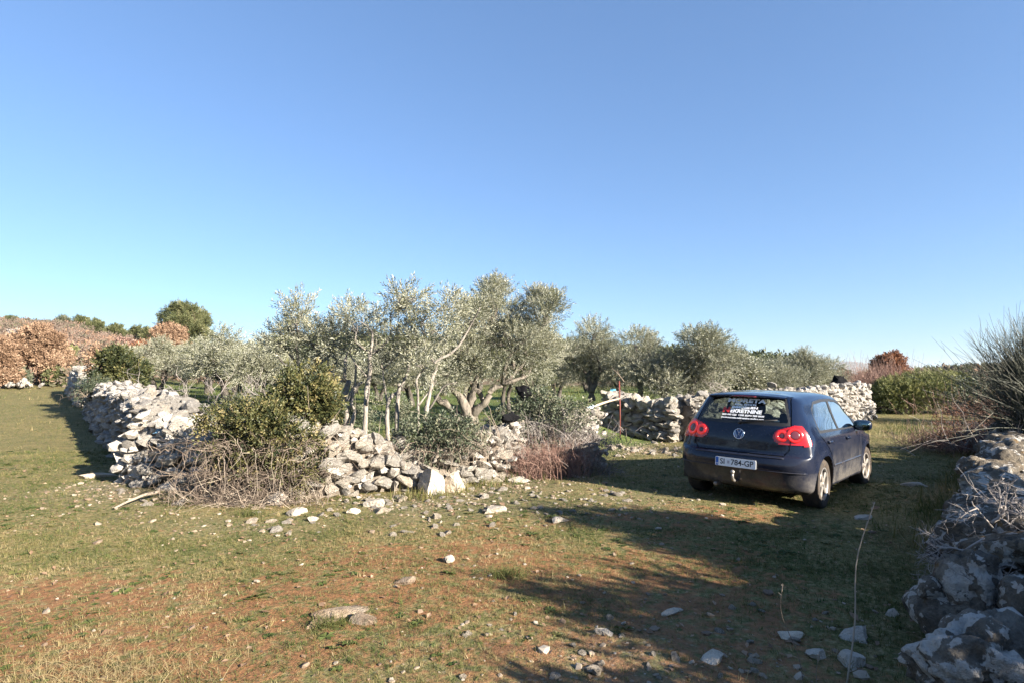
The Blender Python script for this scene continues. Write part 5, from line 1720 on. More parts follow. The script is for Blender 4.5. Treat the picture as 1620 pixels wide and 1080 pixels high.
bush('ivy_clump', 'low grey green ivy tangle spilling over the middle of the low wall', 'shrub', o3,
     [('leaves', M_GREYLEAF, lambda g, r: crown_sprigs(g, r, bl3, 190, BROAD_S, 12, .33, (.8, 1.3), .2, (.4, .25))),
      ('canes', M_CANE, lambda g, r: (canes(g, r, 420, (0, -.1, .55), (.6, .25, .1), .6, .9, .0038, (0, -.3, -.3), tint=(.5, .25)), canes(g, r, 40, (.55, .1, .7), (.2, .2, 0), .9, .8, .004, tint=(.6, .2))))], 53)
o4 = pxloc(850, 10.3)
bl4 = local_blobs([(845, 648, 30, 22, .9), (880, 655, 34, 22, .9), (820, 668, 34, 22, .9), (905, 665, 30, 24, .6), (795, 690, 24, 24, .8), (860, 690, 36, 20, .5)], 10.4, o4, .4)
bush('bramble', 'grey twiggy bramble heap at the right end of the low wall, beside the gate opening', 'bramble', o4,
     [('leaves', M_GREYLEAF, lambda g, r: crown_sprigs(g, r, bl4, 260, BROAD_S, 12, .33, (.8, 1.3), .2, (.5, .25))),
      ('canes', M_GREYTWIG, lambda g, r: (canes(g, r, 420, (.1, 0, .65), (.55, .3, 0), .85, .7, .0035, (0, -.25, 0), tint=(.42, .25)),
                                         canes(g, r, 280, (.8, -.15, .5), (.32, .25, 0), .7, .7, .0035, (.1, -.3, 0), tint=(.40, .25)), canes(g, r, 140, (.95, -.35, .02), (.16, .16, 0), .7, .6, .0035, (.2, -.2, 0), tint=(.3, .2))))], 54)
o5 = pxloc(868, 9.75)
bush('dry_shrub', 'dense reddish brown leafless shrub in front of the wall end', 'shrub', o5,
     [('twigs', M_REDTWIG, lambda g, r: (canes(g, r, 900, (0, 0, 0), (.30, .16, 0), .78, .35, .0028, tint=(.5, .25), out=.55, wob=.09), canes(g, r, 500, (0, 0, .25), (.34, .18, 0), .5, .5, .0025, tint=(.55, .25), out=1.0, wob=.12),
                                         canes(g, r, 200, (-.42, 0, 0), (.10, .12, 0), .7, .35, .0028, tint=(.2, .2), out=.5, wob=.09)))], 55)
# bay bush on the left wall, with a brown sapling
o6 = pxloc(186, 22.0)
bl6 = local_blobs([(188, 580, 16, 17, 1.0), (203, 592, 12, 14, .9), (178, 598, 15, 12, .9), (193, 607, 20, 8, .7)], 22.0, o6, .6)
bush('evergreen_bush', 'dark green evergreen bush growing on the left wall', 'bush', o6,
     [('leaves', M_IVY, lambda g, r: crown_sprigs(g, r, bl6, 420, BROAD, 10, .33, (1.3, 2.0), .3, (.36, .2))), ('stems', M_CANE, lambda g, r: canes(g, r, 30, (0, 0, 0), (.3, .3, 0), 1.6, .1, .01))], 56)
o7 = pxloc(158, 24.0)
bl7 = local_blobs([(160, 572, 12, 16, 1.0), (150, 585, 10, 14, .7)], 24.0, o7, .4)
bush('oak_sapling', 'small brown leaved oak sapling left of the evergreen bush', 'sapling', o7,
     [('crown', M_OAKBROWN, lambda g, r: crown_sprigs(g, r, bl7, 110, OAK, 8, .35, (.7, 1.1), .3, (.5, .2))), ('trunk', M_CANE, lambda g, r: canes(g, r, 14, (0, 0, 0), (.15, .15, 0), 1.9, .1, .012, out=.25))], 57)
o8 = pxloc(140, 20.6)
bush('bramble', 'dark bramble hanging over the gap in the left wall', 'bramble', o8,
     [('leaves', M_GREYLEAF, lambda g, r: crown_sprigs(g, r, local_blobs([(150, 604, 11, 8, 1.0), (160, 610, 11, 7, .8), (130, 622, 6, 9, .5), (140, 626, 7, 8, .6)], 20.6, o8, .5), 140, BROAD_S, 10, .35, (.8, 1.4), .2, (.3, .2))),
      ('canes', M_CANE, lambda g, r: canes(g, r, 90, (.2, 0, .8), (.4, .4, 0), .8, .9, .005, tint=(.4, .25)))], 58)
# grey-green low plants inside the grove
for (u, Y, rad, sd, lb) in ((560, 12.6, .34, 61, 'low grey green sage bush among the pale stems'), (610, 13.4, .5, 62, 'rounded silvery bush between the two groups of pale stems'), (395, 15.5, .5, 63, 'low dark green bush at the foot of the twin trunked olive'),
                            (300, 13.5, .4, 64, 'pale yellowish grass bush behind the broad left wall'), (850, 13.2, .55, 65, 'bushy sucker growth behind the bramble heap'), (1005, 16.8, .3, 66, 'small dark green bush seen over the squared wall end')):
    oo = pxloc(u, Y)
    bush('low_bush', lb, 'bush', oo, [('leaves', M_GREYLEAF if sd not in (64,) else M_BROOM, lambda g, r, rad=rad: crown_sprigs(g, r, [((0, 0, rad * .75), (rad, rad, rad * .8), 1.0)], 260, BROAD_S, 10, .35, (.9, 1.4), .4, (.55, .2)))], sd, 'low bushes in the grove')

# ---- left: brown oaks, pine, trees on the skyline
def blob_tree(name, label, loc, height, width, seed, tmpl, mat, bark, per=300, scale=(.9, 1.4), trunk_h=.35, nblob=8, tint=(.5, .22), group=None, flat=1.0, clusters=8, r=.12, csize=.36):
    rng = np.random.default_rng(seed)
    bl, tr = [], []
    th = height * trunk_h
    tr.append(([np.array([0, 0, -.1]), np.array([.05 * width * rng.normal() * .3, 0, th * .5]), np.array([0, 0, th])], r, r * .6))
    for k in range(nblob):
        a = k * 2.4 + rng.uniform(-.4, .4)
        f = (k + .5) / nblob
        z = th + (height - th) * (.1 + .70 * f)
        rr = width * .5 * (1 - .75 * f ** 1.5) * rng.uniform(.35, .85)
        s = width * rng.uniform(.20, .30)
        bl.append((np.array([rr * math.cos(a), rr * math.sin(a), z]), (s, s, s * .75 * flat), .9))
    bl.append((np.array([0, 0, height * .9]), (width * .18, width * .18, height * .1), .5))
    return olive_tree(name, label, loc, rng, tr, bl, per=per, tmpl=tmpl, leaf=mat, bark=bark, r0=r * .5, twigs=5, group=group, clusters=clusters, csize=csize, tint=tint, scale=scale)
def tree_px(u, vb, vt, wpx, Y, name, label, seed, *a, **k):
    x, y, g0 = pxloc(u, Y)
    top = at(u, vt + 9, Y)[2]
    return blob_tree(name, label, (x, y, g0), top - g0, wpx * Y / FPX, seed, *a, **k)
tree_px(62, 590, 510, 78, 44.0, 'oak_tree', 'brown leaved oak at the end of the left track, short pale trunk', 81, OAK, M_OAKBROWN, M_BARK, per=480, scale=(.8, 1.4), nblob=11, trunk_h=.28)
tree_px(0, 590, 530, 42, 40.0, 'oak_tree', 'brown leaved oak cut by the left edge, before the one with the pale trunk', 82, OAK, M_OAKBROWN, M_BARK, per=420, scale=(.8, 1.4), nblob=10, trunk_h=.15)
tree_px(262, 560, 505, 66, 60.0, 'oak_tree', 'rusty brown oak below the big pine', 83, OAK, M_OAKBROWN, M_BARK, per=420, scale=(.9, 1.6), nblob=9, trunk_h=.2)
tree_px(291, 560, 470, 84, 75.0, 'pine_tree', 'big rounded pine standing above the olive grove on the left', 84, NEEDLE, M_PINE, M_BARK_PINE, per=300, csize=.22, clusters=7, scale=(1.4, 2.3), nblob=14, trunk_h=.22)
G_SKY = 'small trees on the skyline of the left hill'
for (u, vt, w, Y, sd, lb, mt) in ((98, 499, 13, 130, 85, 'thin grey tree on the left skyline, left of the pines', M_GREYLEAF), (126, 498, 14, 132, 86, 'pointed dark pine on the left skyline', M_PINE), (149, 503, 18, 128, 87, 'broad pine pair crown on the left skyline, right of the pointed one', M_PINE),
                                  (181, 510, 13, 125, 88, 'small round dark tree on the left skyline', M_PINE), (214, 512, 9, 122, 89, 'tiny pine on the left skyline near the big pine', M_PINE), (231, 514, 9, 120, 90, 'tiny dark tree on the skyline just left of the big pine', M_PINE), (14, 499, 10, 135, 91, 'dark conifer tip on the skyline at the far left', M_PINE)):
    tree_px(u, 530, vt, w, Y, 'skyline_tree', lb, sd, NEEDLE, mt, M_BARK_DK, per=60, scale=(2.0, 3.6), nblob=7, trunk_h=.12, group=G_SKY)
G_HB = 'larger bushes on the left hillside'
for (u, vt, w, Y, sd, lb, mt, tm) in ((110, 542, 24, 60, 92, 'yellow green bush right of the pale trunked oak', M_BROOM, BROAD), (158, 550, 30, 64, 93, 'dark green bush on the slope behind the evergreen bush', M_GREYLEAF, BROAD), (195, 533, 26, 85, 94, 'reddish bare bush on the slope below the skyline trees', M_REDTWIG, OAK),
                                      (130, 530, 28, 95, 95, 'olive green bush on the slope below the pointed pine', M_GREYLEAF, BROAD), (225, 535, 28, 72, 96, 'pinkish brown bush left of the rusty oak', M_OAKRUST, OAK), (30, 520, 36, 80, 97, 'grey brown bare thicket behind the brown oaks', M_GREYTWIG, OAK), (88, 578, 12, 43, 98, 'bright green bush beside the pale oak trunk', M_PINE, BROAD), (34, 580, 12, 41, 99, 'dark green bush left of the small stone heap', M_GREYLEAF, BROAD)):
    tree_px(u, 560, vt, w, Y, 'hillside_bush', lb, sd, tm, mt, M_BARK_DK, per=90, scale=(1.4, 2.6), nblob=6, trunk_h=.05, group=G_HB, flat=.9)
# small stone heap under the oak
hp = pxloc(40, 40.0)
heap = thing('stone_heap', 'small grey stone heap under the brown oaks at the end of the left track', 'stone heap', hp)
rh = np.random.default_rng(8)
for k in range(26):
    o_ = link('stone', stone_set(M_STONE_G)[k % 18], heap)
    a, rr = rh.uniform(0, 6.28), rh.uniform(0, .8)
    o_.location = (rr * 1.6 * math.cos(a), rr * math.sin(a), .15 + .55 * (1 - rr) * rh.uniform(.3, 1))
    o_.rotation_euler = tuple(rh.uniform(0, 3, 3)); o_.scale = tuple(rh.uniform(.10, .22, 3))

# ---- hillside scrub and far woods: masses
def scrub_mass(name, n, xr, yr, keep, mat, size, tmpl, per, tint_fn, seed, hgt):
    rng = np.random.default_rng(seed)
    u = rng.uniform(*xr, n); Y = np.sqrt(rng.uniform(yr[0] ** 2, yr[1] ** 2, n))
    x = (u - 810) / FPX * Y
    m = keep(u, Y)
    u, Y, x = u[m], Y[m], x[m]
    z = ground_z(x, Y)
    g = Geo()
    N = len(u)
    tint = tint_fn(x, Y, rng)
    k = np.repeat(np.arange(N), per)
    s = (size * rng.uniform(.6, 1.5, N))[k]
    d = rng.normal(size=(N * per, 3)); d /= np.linalg.norm(d, axis=1, keepdims=True)
    d[:, 2] = np.abs(d[:, 2])
    pos = np.stack([x, Y, z], 1)[k] + d * s[:, None] * [1, 1, hgt] * rng.uniform(.4, 1, (N * per, 1))
    rot = rand_rot(rng, N * per, d + [0, 0, .4], .3)
    tn = np.clip(tint[k] + rng.normal(size=N * per) * .08, 0, 1)
    w = rng.integers(0, len(tmpl), N * per)
    for j in range(len(tmpl)):
        mm = w == j
        scatter(g, tmpl[j], pos[mm], rot[mm], (s[mm] * rng.uniform(.8, 1.4, mm.sum())), tn[mm])
    return tag(g.build(name, mat, None, smooth=False), kind='stuff')
CL4 = [sprig(3, 0.34, 0.34, 0.15, 120 + k, 1.1) for k in range(4)]
scrub_mass('hillside_scrub', 2600, (-300, 520), (42, 150), lambda u, Y: Y > 42 + 0.05 * np.clip(u - 150, 0, 999), M_SCRUB, .95, CL4, 20,
           lambda x, Y, r: np.clip(.48 + .55 * fbm(np.stack([x * .06, Y * .05, x * 0], 1), 3, 91) + r.normal(size=len(x)) * .14, 0, 1), 17, 1.0)
scrub_mass('far_woodland', 2300, (430, 1275), (170, 330), lambda u, Y: Y > 0, M_PINE, 3.2, CL4, 8, lambda x, Y, r: np.clip(.3 + r.normal(size=len(x)) * .2, 0, 1), 18, 1.1)
scrub_mass('right_scrub', 1500, (1440, 1900), (46, 210), lambda u, Y: Y > 40, M_SCRUB, 1.3, CL4, 10,
           lambda x, Y, r: np.clip(.36 + .5 * fbm(np.stack([x * .06, Y * .05, x * 0], 1), 3, 95) + r.normal(size=len(x)) * .14, 0, 1), 19, .8)

# ---- right side of the lane
tree_px(1407, 640, 555, 46, 36.0, 'oak_tree', 'rust coloured oak at the far end of the lane', 101, OAK, M_OAKRUST, M_BARK, per=300, scale=(.8, 1.3), nblob=11, trunk_h=.2, clusters=6)
o9 = pxloc(1388, 27.5)
bush('dry_shrub', 'tall reddish bare shrub at the end of the lane wall', 'shrub', o9,
     [('twigs', M_REDTWIG, lambda g, r: (canes(g, r, 1300, (0, 0, 0), (.75, .5, 0), 2.5, .15, .007, tint=(.5, .22), out=.40, wob=.08), canes(g, r, 900, (0, 0, .7), (.8, .5, 0), 1.5, .2, .006, tint=(.55, .22), out=.8, wob=.1)))], 102)
def hedge(g, r, n=5200):
    # spanish broom: upright green stems packed into rounded mounds
    for (cx_, cy_, rx, ry, h, m) in ((-.9, 0, .9, .8, 1.4, .32), (.4, .1, 1.1, 1.0, 1.6, .4), (1.6, .3, 1.0, .9, 1.4, .28)):
        k = int(n * m)
        a = r.uniform(0, 6.28, k); q = np.sqrt(r.uniform(0, 1, k))
        bx_, by_ = cx_ + rx * .75 * q * np.cos(a), cy_ + ry * .75 * q * np.sin(a)
        hh = h * (1 - .45 * q ** 2) * r.uniform(.75, 1.05, k)
        t = np.linspace(0, 1, 5)
        dx, dy = np.cos(a) * q * .45 + r.normal(size=k) * .10, np.sin(a) * q * .45 + r.normal(size=k) * .10
        z0 = hh * r.uniform(.0, .55, k)
        P = np.stack([bx_[:, None] + dx[:, None] * t * h * .6, by_[:, None] + dy[:, None] * t * h * .6, z0[:, None] + (hh - z0)[:, None] * t], -1)
        rad = np.full((k, 1), .011) * np.linspace(1, .4, 5)[None]
        v, qd = tubes_many(P, rad, 3)
        g.add(v, quads=qd, tint=np.repeat(np.clip(.55 + r.normal(size=k) * .2, 0, 1), 15))
o10 = pxloc(1452, 25.5)
bush('broom_hedge', 'bright green rounded broom hedge at the bend of the lane', 'hedge', o10, [('sprays', M_BROOM, lambda g, r: crown_sprigs(g, r, [((-.85, 0, .75), (.9, .8, .75), 1.0), ((.3, 0, 1.02), (1.1, 1.0, .82), 1.1), ((1.5, .3, .9), (1.0, .9, .72), 1.0), ((2.3, .5, .6), (.7, .7, .5), .5)], 2000, NEEDLE, 20, .26, (.35, .62), .9, (.5, .2)))], 103)
o11 = pxloc(1585, 20.0)
bush('scrub_bush', 'mixed olive and brown scrub on the right side of the lane past the hedge', 'bush', o11,
     [('leaves', M_GREYLEAF, lambda g, r: crown_sprigs(g, r, [((-.6, 0, 1.0), (.9, .8, .7), 1), ((.9, 0, 1.1), (.9, .8, .6), 1)], 330, BROAD_S, 12, .33, (1.4, 2.2), .4, (.6, .22))),
      ('twigs', M_REDTWIG, lambda g, r: canes(g, r, 700, (0, 0, .3), (1.1, .6, 0), 1.4, .3, .006, tint=(.6, .2), out=.7))], 104)
o12 = pxloc(1575, 12.5)
def thicket(g, r):
    for (x_, y_, n, L) in ((-.7, .5, 800, .8), (-.1, 0, 900, 1.0), (.5, -.7, 800, 1.0), (1.1, -1.5, 700, 1.0), (0.9, .6, 700, 1.3)):
        canes(g, r, n, (x_, y_, .1), (.40, .35, 0), L, .55, .0042, tint=(.26, .24), out=.9, wob=.12)
bush('bramble', 'reddish brown bramble thicket sprawling over the right wall', 'bramble', o12,
     [('canes', M_REDTWIG, thicket), ('dead_canes', M_GREYTWIG, lambda g, r: (canes(g, r, 160, (.2, -.4, .2), (.8, .8, 0), 1.5, .5, .0055, (-.2, -.2, 0), tint=(.5, .2), out=.9, wob=.12))),
      ('leaves', M_OAKRUST, lambda g, r: crown_sprigs(g, r, [((0, 0, .6), (1.0, .8, .5), 1), ((.9, -1.1, .6), (.7, .8, .5), 1)], 300, BROAD_S, 10, .35, (.6, 1.0), .3, (.2, .25)))], 105)
# the big dark broom at the right edge
o13 = pxloc(1672, 9.6)
def broom(g, r):
    n = 2000
    a = r.uniform(0, 6.28, n); e = np.abs(r.normal(size=n)) * .55
    L = r.uniform(1.1, 2.2, n)
    d = np.stack([np.cos(a) * np.sin(e), np.sin(a) * np.sin(e), np.cos(e)], 1)
    t = np.linspace(0, 1, 6)
    b = r.normal(size=(n, 3)) * [.25, .25, 0] + [0, 0, .75]
    P = b[:, None] + d[:, None] * (L[:, None] * t)[..., None]
    P += np.cumsum(r.normal(size=P.shape) * .018, axis=1)
    P[..., 2] -= (.18 * L)[:, None] * t ** 2 * np.sin(e)[:, None]
    v, q = tubes_many(P, (np.full((n, 1), .0065) * np.linspace(1, .3, 6)[None]), 3)
    tn = np.clip(.26 + r.normal(size=n) * .20, 0, 1)
    g.add(v, quads=q, tint=np.repeat(tn, 18))
    # side shoots
    m = 4200
    k = r.integers(0, n, m); i = r.integers(2, 5, m)
    p0 = P[k, i]; d0 = P[k, i + 1] - P[k, i]; d0 /= np.linalg.norm(d0, axis=1, keepdims=True)
    d1 = d0 + r.normal(size=(m, 3)) * .32; d1 /= np.linalg.norm(d1, axis=1, keepdims=True)
    P2 = p0[:, None] + d1[:, None] * (r.uniform(.15, .5, m)[:, None] * np.linspace(0, 1, 4))[..., None]
    v, q = tubes_many(P2, (np.full((m, 1), .0034) * np.linspace(1, .4, 4)[None]), 3)
    g.add(v, quads=q, tint=np.repeat(np.clip(.4 + r.normal(size=m) * .25, 0, 1), 12))
bush('broom_bush', 'large dark spiky broom bush cut by the right edge, stems fanned against the sky', 'bush', o13, [('stems', M_BROOM_G, broom), ('canes', M_GREYTWIG, lambda g, r: canes(g, r, 160, (-.2, 0, .5), (.5, .4, 0), 1.3, .4, .006, (-.3, 0, 0), tint=(.4, .2), out=.8, wob=.1))], 106)
# trees and bushes beyond the right edge: they throw the long shadows over the lane
G_SH = 'bushes behind the boulder wall, outside the picture'
for k, (x, y, h, w, lb) in enumerate(SHADE):
    blob_tree('roadside_tree', lb, (x, y, gz(x, y)), h, w, 130 + k, OLIVE_FAR, M_OLIVE_DK, M_BARK_DK, per=230, nblob=9, trunk_h=.12, scale=(.6, .9), group=G_SH, clusters=10)
bare_tree('bare_tree', 'thin bare tree outside the picture, right of the camera', (5.3, 1.7, gz(5.3, 1.7)), 3, M_GREYTWIG, 9, 3.3, .6, 3, .03, 5, cat='tree', group=G_SH)

# unseen trees added round the camera: car's tail mirrors them, they cut sky fill
def ring_wood(name, n, seed):
    r = np.random.default_rng(seed)
    a = r.uniform(R(92), R(318), n); d = r.uniform(17, 34, n)
    X, Y = d * np.sin(a), d * np.cos(a)
    keep = (np.abs((X + 6.4) * 0.783 + (Y - 9.9) * 0.622) > 5.5)
    X, Y = X[keep], Y[keep]; n = len(X)
    h = r.uniform(2.6, 4.9, n)
    per = 60
    k = np.repeat(np.arange(n), per)
    q = r.normal(size=(n * per, 3)); q /= np.linalg.norm(q, axis=1, keepdims=True)
    z = ground_z(X, Y)
    pos = np.stack([X, Y, z + h * .52], 1)[k] + q * (h[k] * .5)[:, None] * [.85, .85, 1.0] * r.uniform(.5, 1, (n * per, 1))
    rot = rand_rot(r, n * per, q + [0, 0, .3], .3)
    g = Geo(); w = r.integers(0, 4, n * per)
    for j in range(4):
        m = w == j
        scatter(g, OLIVE_FAR[j], pos[m], rot[m], r.uniform(1.2, 2.0, m.sum()), np.clip(.4 + r.normal(size=m.sum()) * .2, 0, 1))
    return tag(g.build(name, M_OLIVE_DK, None, smooth=False), kind='stuff')
ring_wood('added_woodland', 130, 141)
# ------------------------------------------------------------------ small things
# gate post, pole and bits by the opening
pl = on_z(981, 692, 0.02); pY = 15.4
pl = at(981, 691, pY); pz = gz(pl[0], pY)
rust = None
def rust_mat():
    m, nt, out = new_mat('rusty_red_iron')
    tc = nd(nt, 'TexCoord')
    n = noise_n(nt, tc.outputs['Object'], 8.0, 5, 0.6)
    principled(nt, out, ramp(nt, n, [(0.35, (0.16, 0.022, 0.016)), (0.6, (0.12, 0.032, 0.02)), (0.8, (0.06, 0.025, 0.016))]), 0.7, bump_n(nt, n, .4, .01))
    return m
M_RUST = rust_mat()
post = thing('gate_post', 'thin rusty red iron gate post fixed to the squared wall end', 'post', (pl[0] - .04, pY - .22, pz))
hgt = at(981, 602, pY)[2] - pz
v, t, q = tube(np.array([[0, 0, -.1], [0.004, 0, hgt * .5], [-.01, 0, hgt]]), np.full(3, .021), 8)
Geo().add(v, t, q).build('upright', M_RUST, post, tint=False)
for zz in (.3, hgt * .75):
    v, t, q = tube(np.array([[0, 0, zz], [.02, .10, zz], [.04, .22, zz]]), np.full(3, .014), 6)
    Geo().add(v, t, q).build('wall_hook', M_RUST, post, tint=False)
tw = thing('dead_branch', 'forked dead branch lying on top of the squared wall end above the red post', 'branch', (pl[0], pY, pz + hgt))
g = Geo()
for a, b, r_ in (((.12, 0, -.02), (-.22, .0, .36), .016), ((-.02, 0, .12), (-.05, .05, .30), .010), ((.06, 0, .04), (.10, -.03, .12), .012)):
    pt = bent(a, b, np.random.default_rng(4), .06, 6); v, t, q = tube(pt, np.linspace(r_, .004, 6), 5); g.add(v, t, q, .55)
g.build('branch', M_CANE, tw)
e0 = at(930, 646, 11.6); e1 = np.array([pl[0] - .05, pY - .26, at(980, 629, pY)[2]])
pm = simple_mat('weathered_pole', (0.36, 0.29, 0.21), 0.8)
pole = thing('wooden_pole', 'pale wooden pole barring the gate opening, from the low wall to the red post', 'pole', tuple(e0))
v, t, q = tube(smooth_path([np.zeros(3), (e1 - e0) * .5 + [0, 0, .02], e1 - e0], 9), np.linspace(.030, .022, 9), 8)
Geo().add(v, t, q).build('pole', pm, pole, tint=False)
v, t, q = tube(np.array([[-.01, -.03, -.004], [.03, .035, .012], [.10, .12, .035], [.13, .16, .047]]), np.array([.034, .036, .036, .033]), 8)
Geo().add(v, t, q).build('plastic_wrap', simple_mat('pale_blue_plastic', (0.50, 0.62, 0.72), 0.4), pole, tint=False)
def crumple(name, label, cat, c, dims, mat, seed, cuts=12):
    v, f = stone_shape(seed, 3, cuts, 0.10)
    v = v * (1 + 0.55 * fbm(v * 1.5 + seed, 3, seed) + 0.25 * (0.5 - np.abs(fbm(v * 3.3 + seed, 3, seed + 3))))[:, None]
    v = v * np.array(dims)
    o = Geo().add(v, f).build(name, mat, None, smooth=True, tint=False, sharp=25)
    o.location = c
    return tag(o, label, cat)
M_BAG = simple_mat('black_plastic_sheet', (0.004, 0.004, 0.005), 0.8, Specular_IOR_Level=0.1)
for (u, v_, Y, d, sd, lb) in ((829, 620, 10.25, (.13, .10, .12), 401, 'black plastic bundle hanging in the branches above the bramble heap'), (806, 661, 9.75, (.15, .11, .09), 402, 'black plastic scrap lying on the wall behind the bramble heap'),
                              (1326, 606, 22.5, (.24, .2, .30), 403, 'black bundle standing on top of the lane wall past the car')):
    p = at(u, v_, Y); crumple('black_bundle', lb, 'bundle', tuple(p), d, M_BAG, sd)
p = at(267, 677, 9.5); crumple('blue_scrap', 'crumpled light blue scrap stuck between stones at the wall corner', 'scrap', tuple(p + [0, -.25, 0]), (.085, .06, .05), simple_mat('light_blue_scrap', (.18, .34, .50), .5), 404)
p = at(970, 618, 21.0); tagm = simple_mat('blue_plastic', (.10, .33, .50), .5)
gt = Geo(); v, t, q = slab(.20, .16, .008, .02); m3 = np.array([[1, 0, 0], [0, 0, -1], [0, 1, 0]], float); gt.add(v @ m3.T, t, q)
bt = tag(gt.build('blue_tub', tagm, None, smooth=False, tint=False), 'small light blue plastic panel beyond the gate opening', 'panel'); bt.location = tuple(p)
p = at(699, 655, 14.0)
# long stick by the wall corner
s0, s1 = on_z(181, 803, .03), on_z(252, 777, .10)
st = thing('fallen_stick', 'long pale dead stick lying on the grass by the wall corner', 'stick', tuple(s0))
v, t, q = tube(smooth_path([np.zeros(3), (s1 - s0) * .5 + [0, .03, .035], s1 - s0], 9, .004, np.random.default_rng(3)), np.linspace(.012, .024, 9), 7)
Geo().add(v, t, q, .75).build('stick', M_CANE, st)
# tall dry stalks
def stalk(label, u0, v0, u1, v1, Y, r, seed, mat=M_CANE, ti=.9):
    a, b = at(u0, v0, Y), at(u1, v1, Y)
    a[2] = min(a[2], gz(a[0], Y))
    o = thing('dry_stalk', label, 'stalk', tuple(a), 0, 'tall dry stalks by the right wall')
    pt = bent(np.zeros(3), b - a, np.random.default_rng(seed), .025, 12)
    v, t, q = tube(pt, np.linspace(r, r * .45, 12), 5)
    g = Geo().add(v, t, q, ti)
    g.build('stem', mat, o)
    hd = Geo(); rr = np.random.default_rng(seed)
    for k in range(9):
        c = pt[-1] - (pt[-1] - pt[-3]) * rr.uniform(0, 1)
        w_ = tube(np.array([c, c + [.002, 0, .012], c + [rr.normal() * .006, 0, .026]]), np.array([.0015, .0024, .0008]), 4)
        hd.add(w_[0], w_[1], w_[2], .8)
    hd.build('seed_head', mat, o)
stalk('tall straw coloured dry stalk standing alone in front of the right wall', 1338, 1092, 1384, 793, 3.25, .0052, 1)
stalk('short dry stalk growing in the shade left of the tall straw coloured one', 1272, 1085, 1238, 925, 3.3, .0022, 2, ti=.35)
stalk('thin bent stalk leaning right in the bottom shade', 1282, 1092, 1296, 1040, 3.2, .0025, 3, ti=.5)
stalk('pale curved stalk drooping over the big white boulder', 1522, 1085, 1510, 1020, 2.95, .003, 4, ti=.9)
# bare twigs over the right wall
def px_branches(name, label, cat, Y, lines, mat, seed, r0=.010, subs=5, lev=2):
    rng = np.random.default_rng(seed)
    b = at(lines[0][0][0], lines[0][0][1], Y)
    root = thing(name, label, cat, tuple(b))
    g = Geo()
    def sub(p, d, L, r, l):
        pt = [p]; dd = d
        for k in range(5):
            dd = dd + rng.normal(size=3) * .28; dd /= np.linalg.norm(dd); pt.append(pt[-1] + dd * L / 5)
        pt = np.array(pt); v, t, q = tube(pt, np.linspace(r, .0012, 6), 4); g.add(v, t, q, np.clip(.75 + rng.normal() * .2, 0, 1))
        if l:
            for k in range(3): sub(pt[rng.integers(1, 5)], dd + rng.normal(size=3) * .7, L * .55, r * .6, l - 1)
    for L_ in lines:
        P = np.array([at(u, v, Y) for u, v in L_]) - b
        P[:, 1] += np.cumsum(rng.normal(size=len(P)) * .03)
        pt = smooth_path(P, None, .004, rng)
        v, t, q = tube(pt, np.linspace(r0, r0 * .35, len(pt)), 6); g.add(v, t, q, .8)
        for k in range(subs):
            i = rng.integers(2, len(pt) - 1)
            d = pt[i] - pt[i - 1]; d /= np.linalg.norm(d); d = d + rng.normal(size=3) * .7; d /= np.linalg.norm(d)
            sub(pt[i], d, rng.uniform(.12, .30), r0 * .4, lev)
    g.build('twigs', mat, root)
    return root
px_branches('bare_branches', 'bare grey twigs spread over the top of the boulder wall', 'branches', 3.9, [[(1657, 885), (1622, 865), (1597, 848), (1574, 828), (1557, 810), (1544, 795)], [(1598, 848), (1622, 830), (1644, 820)], [(1574, 828), (1584, 810), (1588, 800), (1572, 798)]], M_GREYTWIG, 11, .011, 9)
px_branches('bare_branches', 'pale dead twigs hanging down over the big white boulder', 'branches', 3.7, [[(1557, 850), (1534, 872), (1522, 895), (1495, 925), (1497, 955), (1527, 980)], [(1534, 872), (1495, 866), (1488, 872)], [(1522, 898), (1537, 912), (1554, 928)], [(1662, 905), (1634, 935), (1627, 955), (1622, 985)]], M_GREYTWIG, 12, .0065, 8)

px_branches('bare_branches', 'tangled bare twigs low on the boulder wall at the right edge', 'branches', 3.5, [[(1650, 930), (1622, 950), (1604, 975), (1598, 1010)], [(1622, 950), (1590, 945), (1570, 960)], [(1645, 985), (1618, 990), (1600, 1005)]], M_GREYTWIG, 14, .006, 8)

# flat rock outcrop and loose stones
M_LOOSE = stone_mat('weathered_limestone', (0.26, 0.225, 0.185), (0.46, 0.41, 0.345), (0.62, 0.57, 0.50), lich_amt=0.3)
M_OUTCROP = stone_mat('earthy_rock', (0.15, 0.095, 0.06), (0.27, 0.20, 0.14), (0.38, 0.32, 0.25), lich_amt=0.3, scale=3.0)
def rock_px(label, u, v, dims, seed, rot=0.0, sink=.4, mat=None, name='loose_stone', cat='stone', group=None, sub=3, tilt=.12):
    p = on_z(u, v, 0.0); p[2] = gz(p[0], p[1]); 
    vv, f = stone_shape(seed, sub, 10, .08)
    me = Geo().add(vv * np.array(dims), f).mesh(name, mat or M_LOOSE, smooth=True, tint=False, sharp=24)
    o = link(name, me)
    rr = np.random.default_rng(seed)
    o.location = (p[0], p[1], p[2] + dims[2] * (1 - 2 * sink))
    o.rotation_euler = (rr.normal() * tilt, rr.normal() * tilt, rot)
    return tag(o, label, cat, group)
rock_px('long flat slab of bedrock showing through the red earth', 560, 965, (.30, .13, .05), 501, .55, .55, M_OUTCROP, 'rock_outcrop', 'rock', None, 4)
rock_px('smaller pale corner of bedrock just below the long flat slab', 576, 985, (.10, .07, .05), 502, .3, .45, M_OUTCROP, 'rock_outcrop', 'rock', None, 3)
rock_px('flat buff stone right of and above the long bedrock slab', 641, 925, (.09, .06, .035), 503, .2, .4, M_OUTCROP, 'rock_outcrop', 'rock', None, 3)
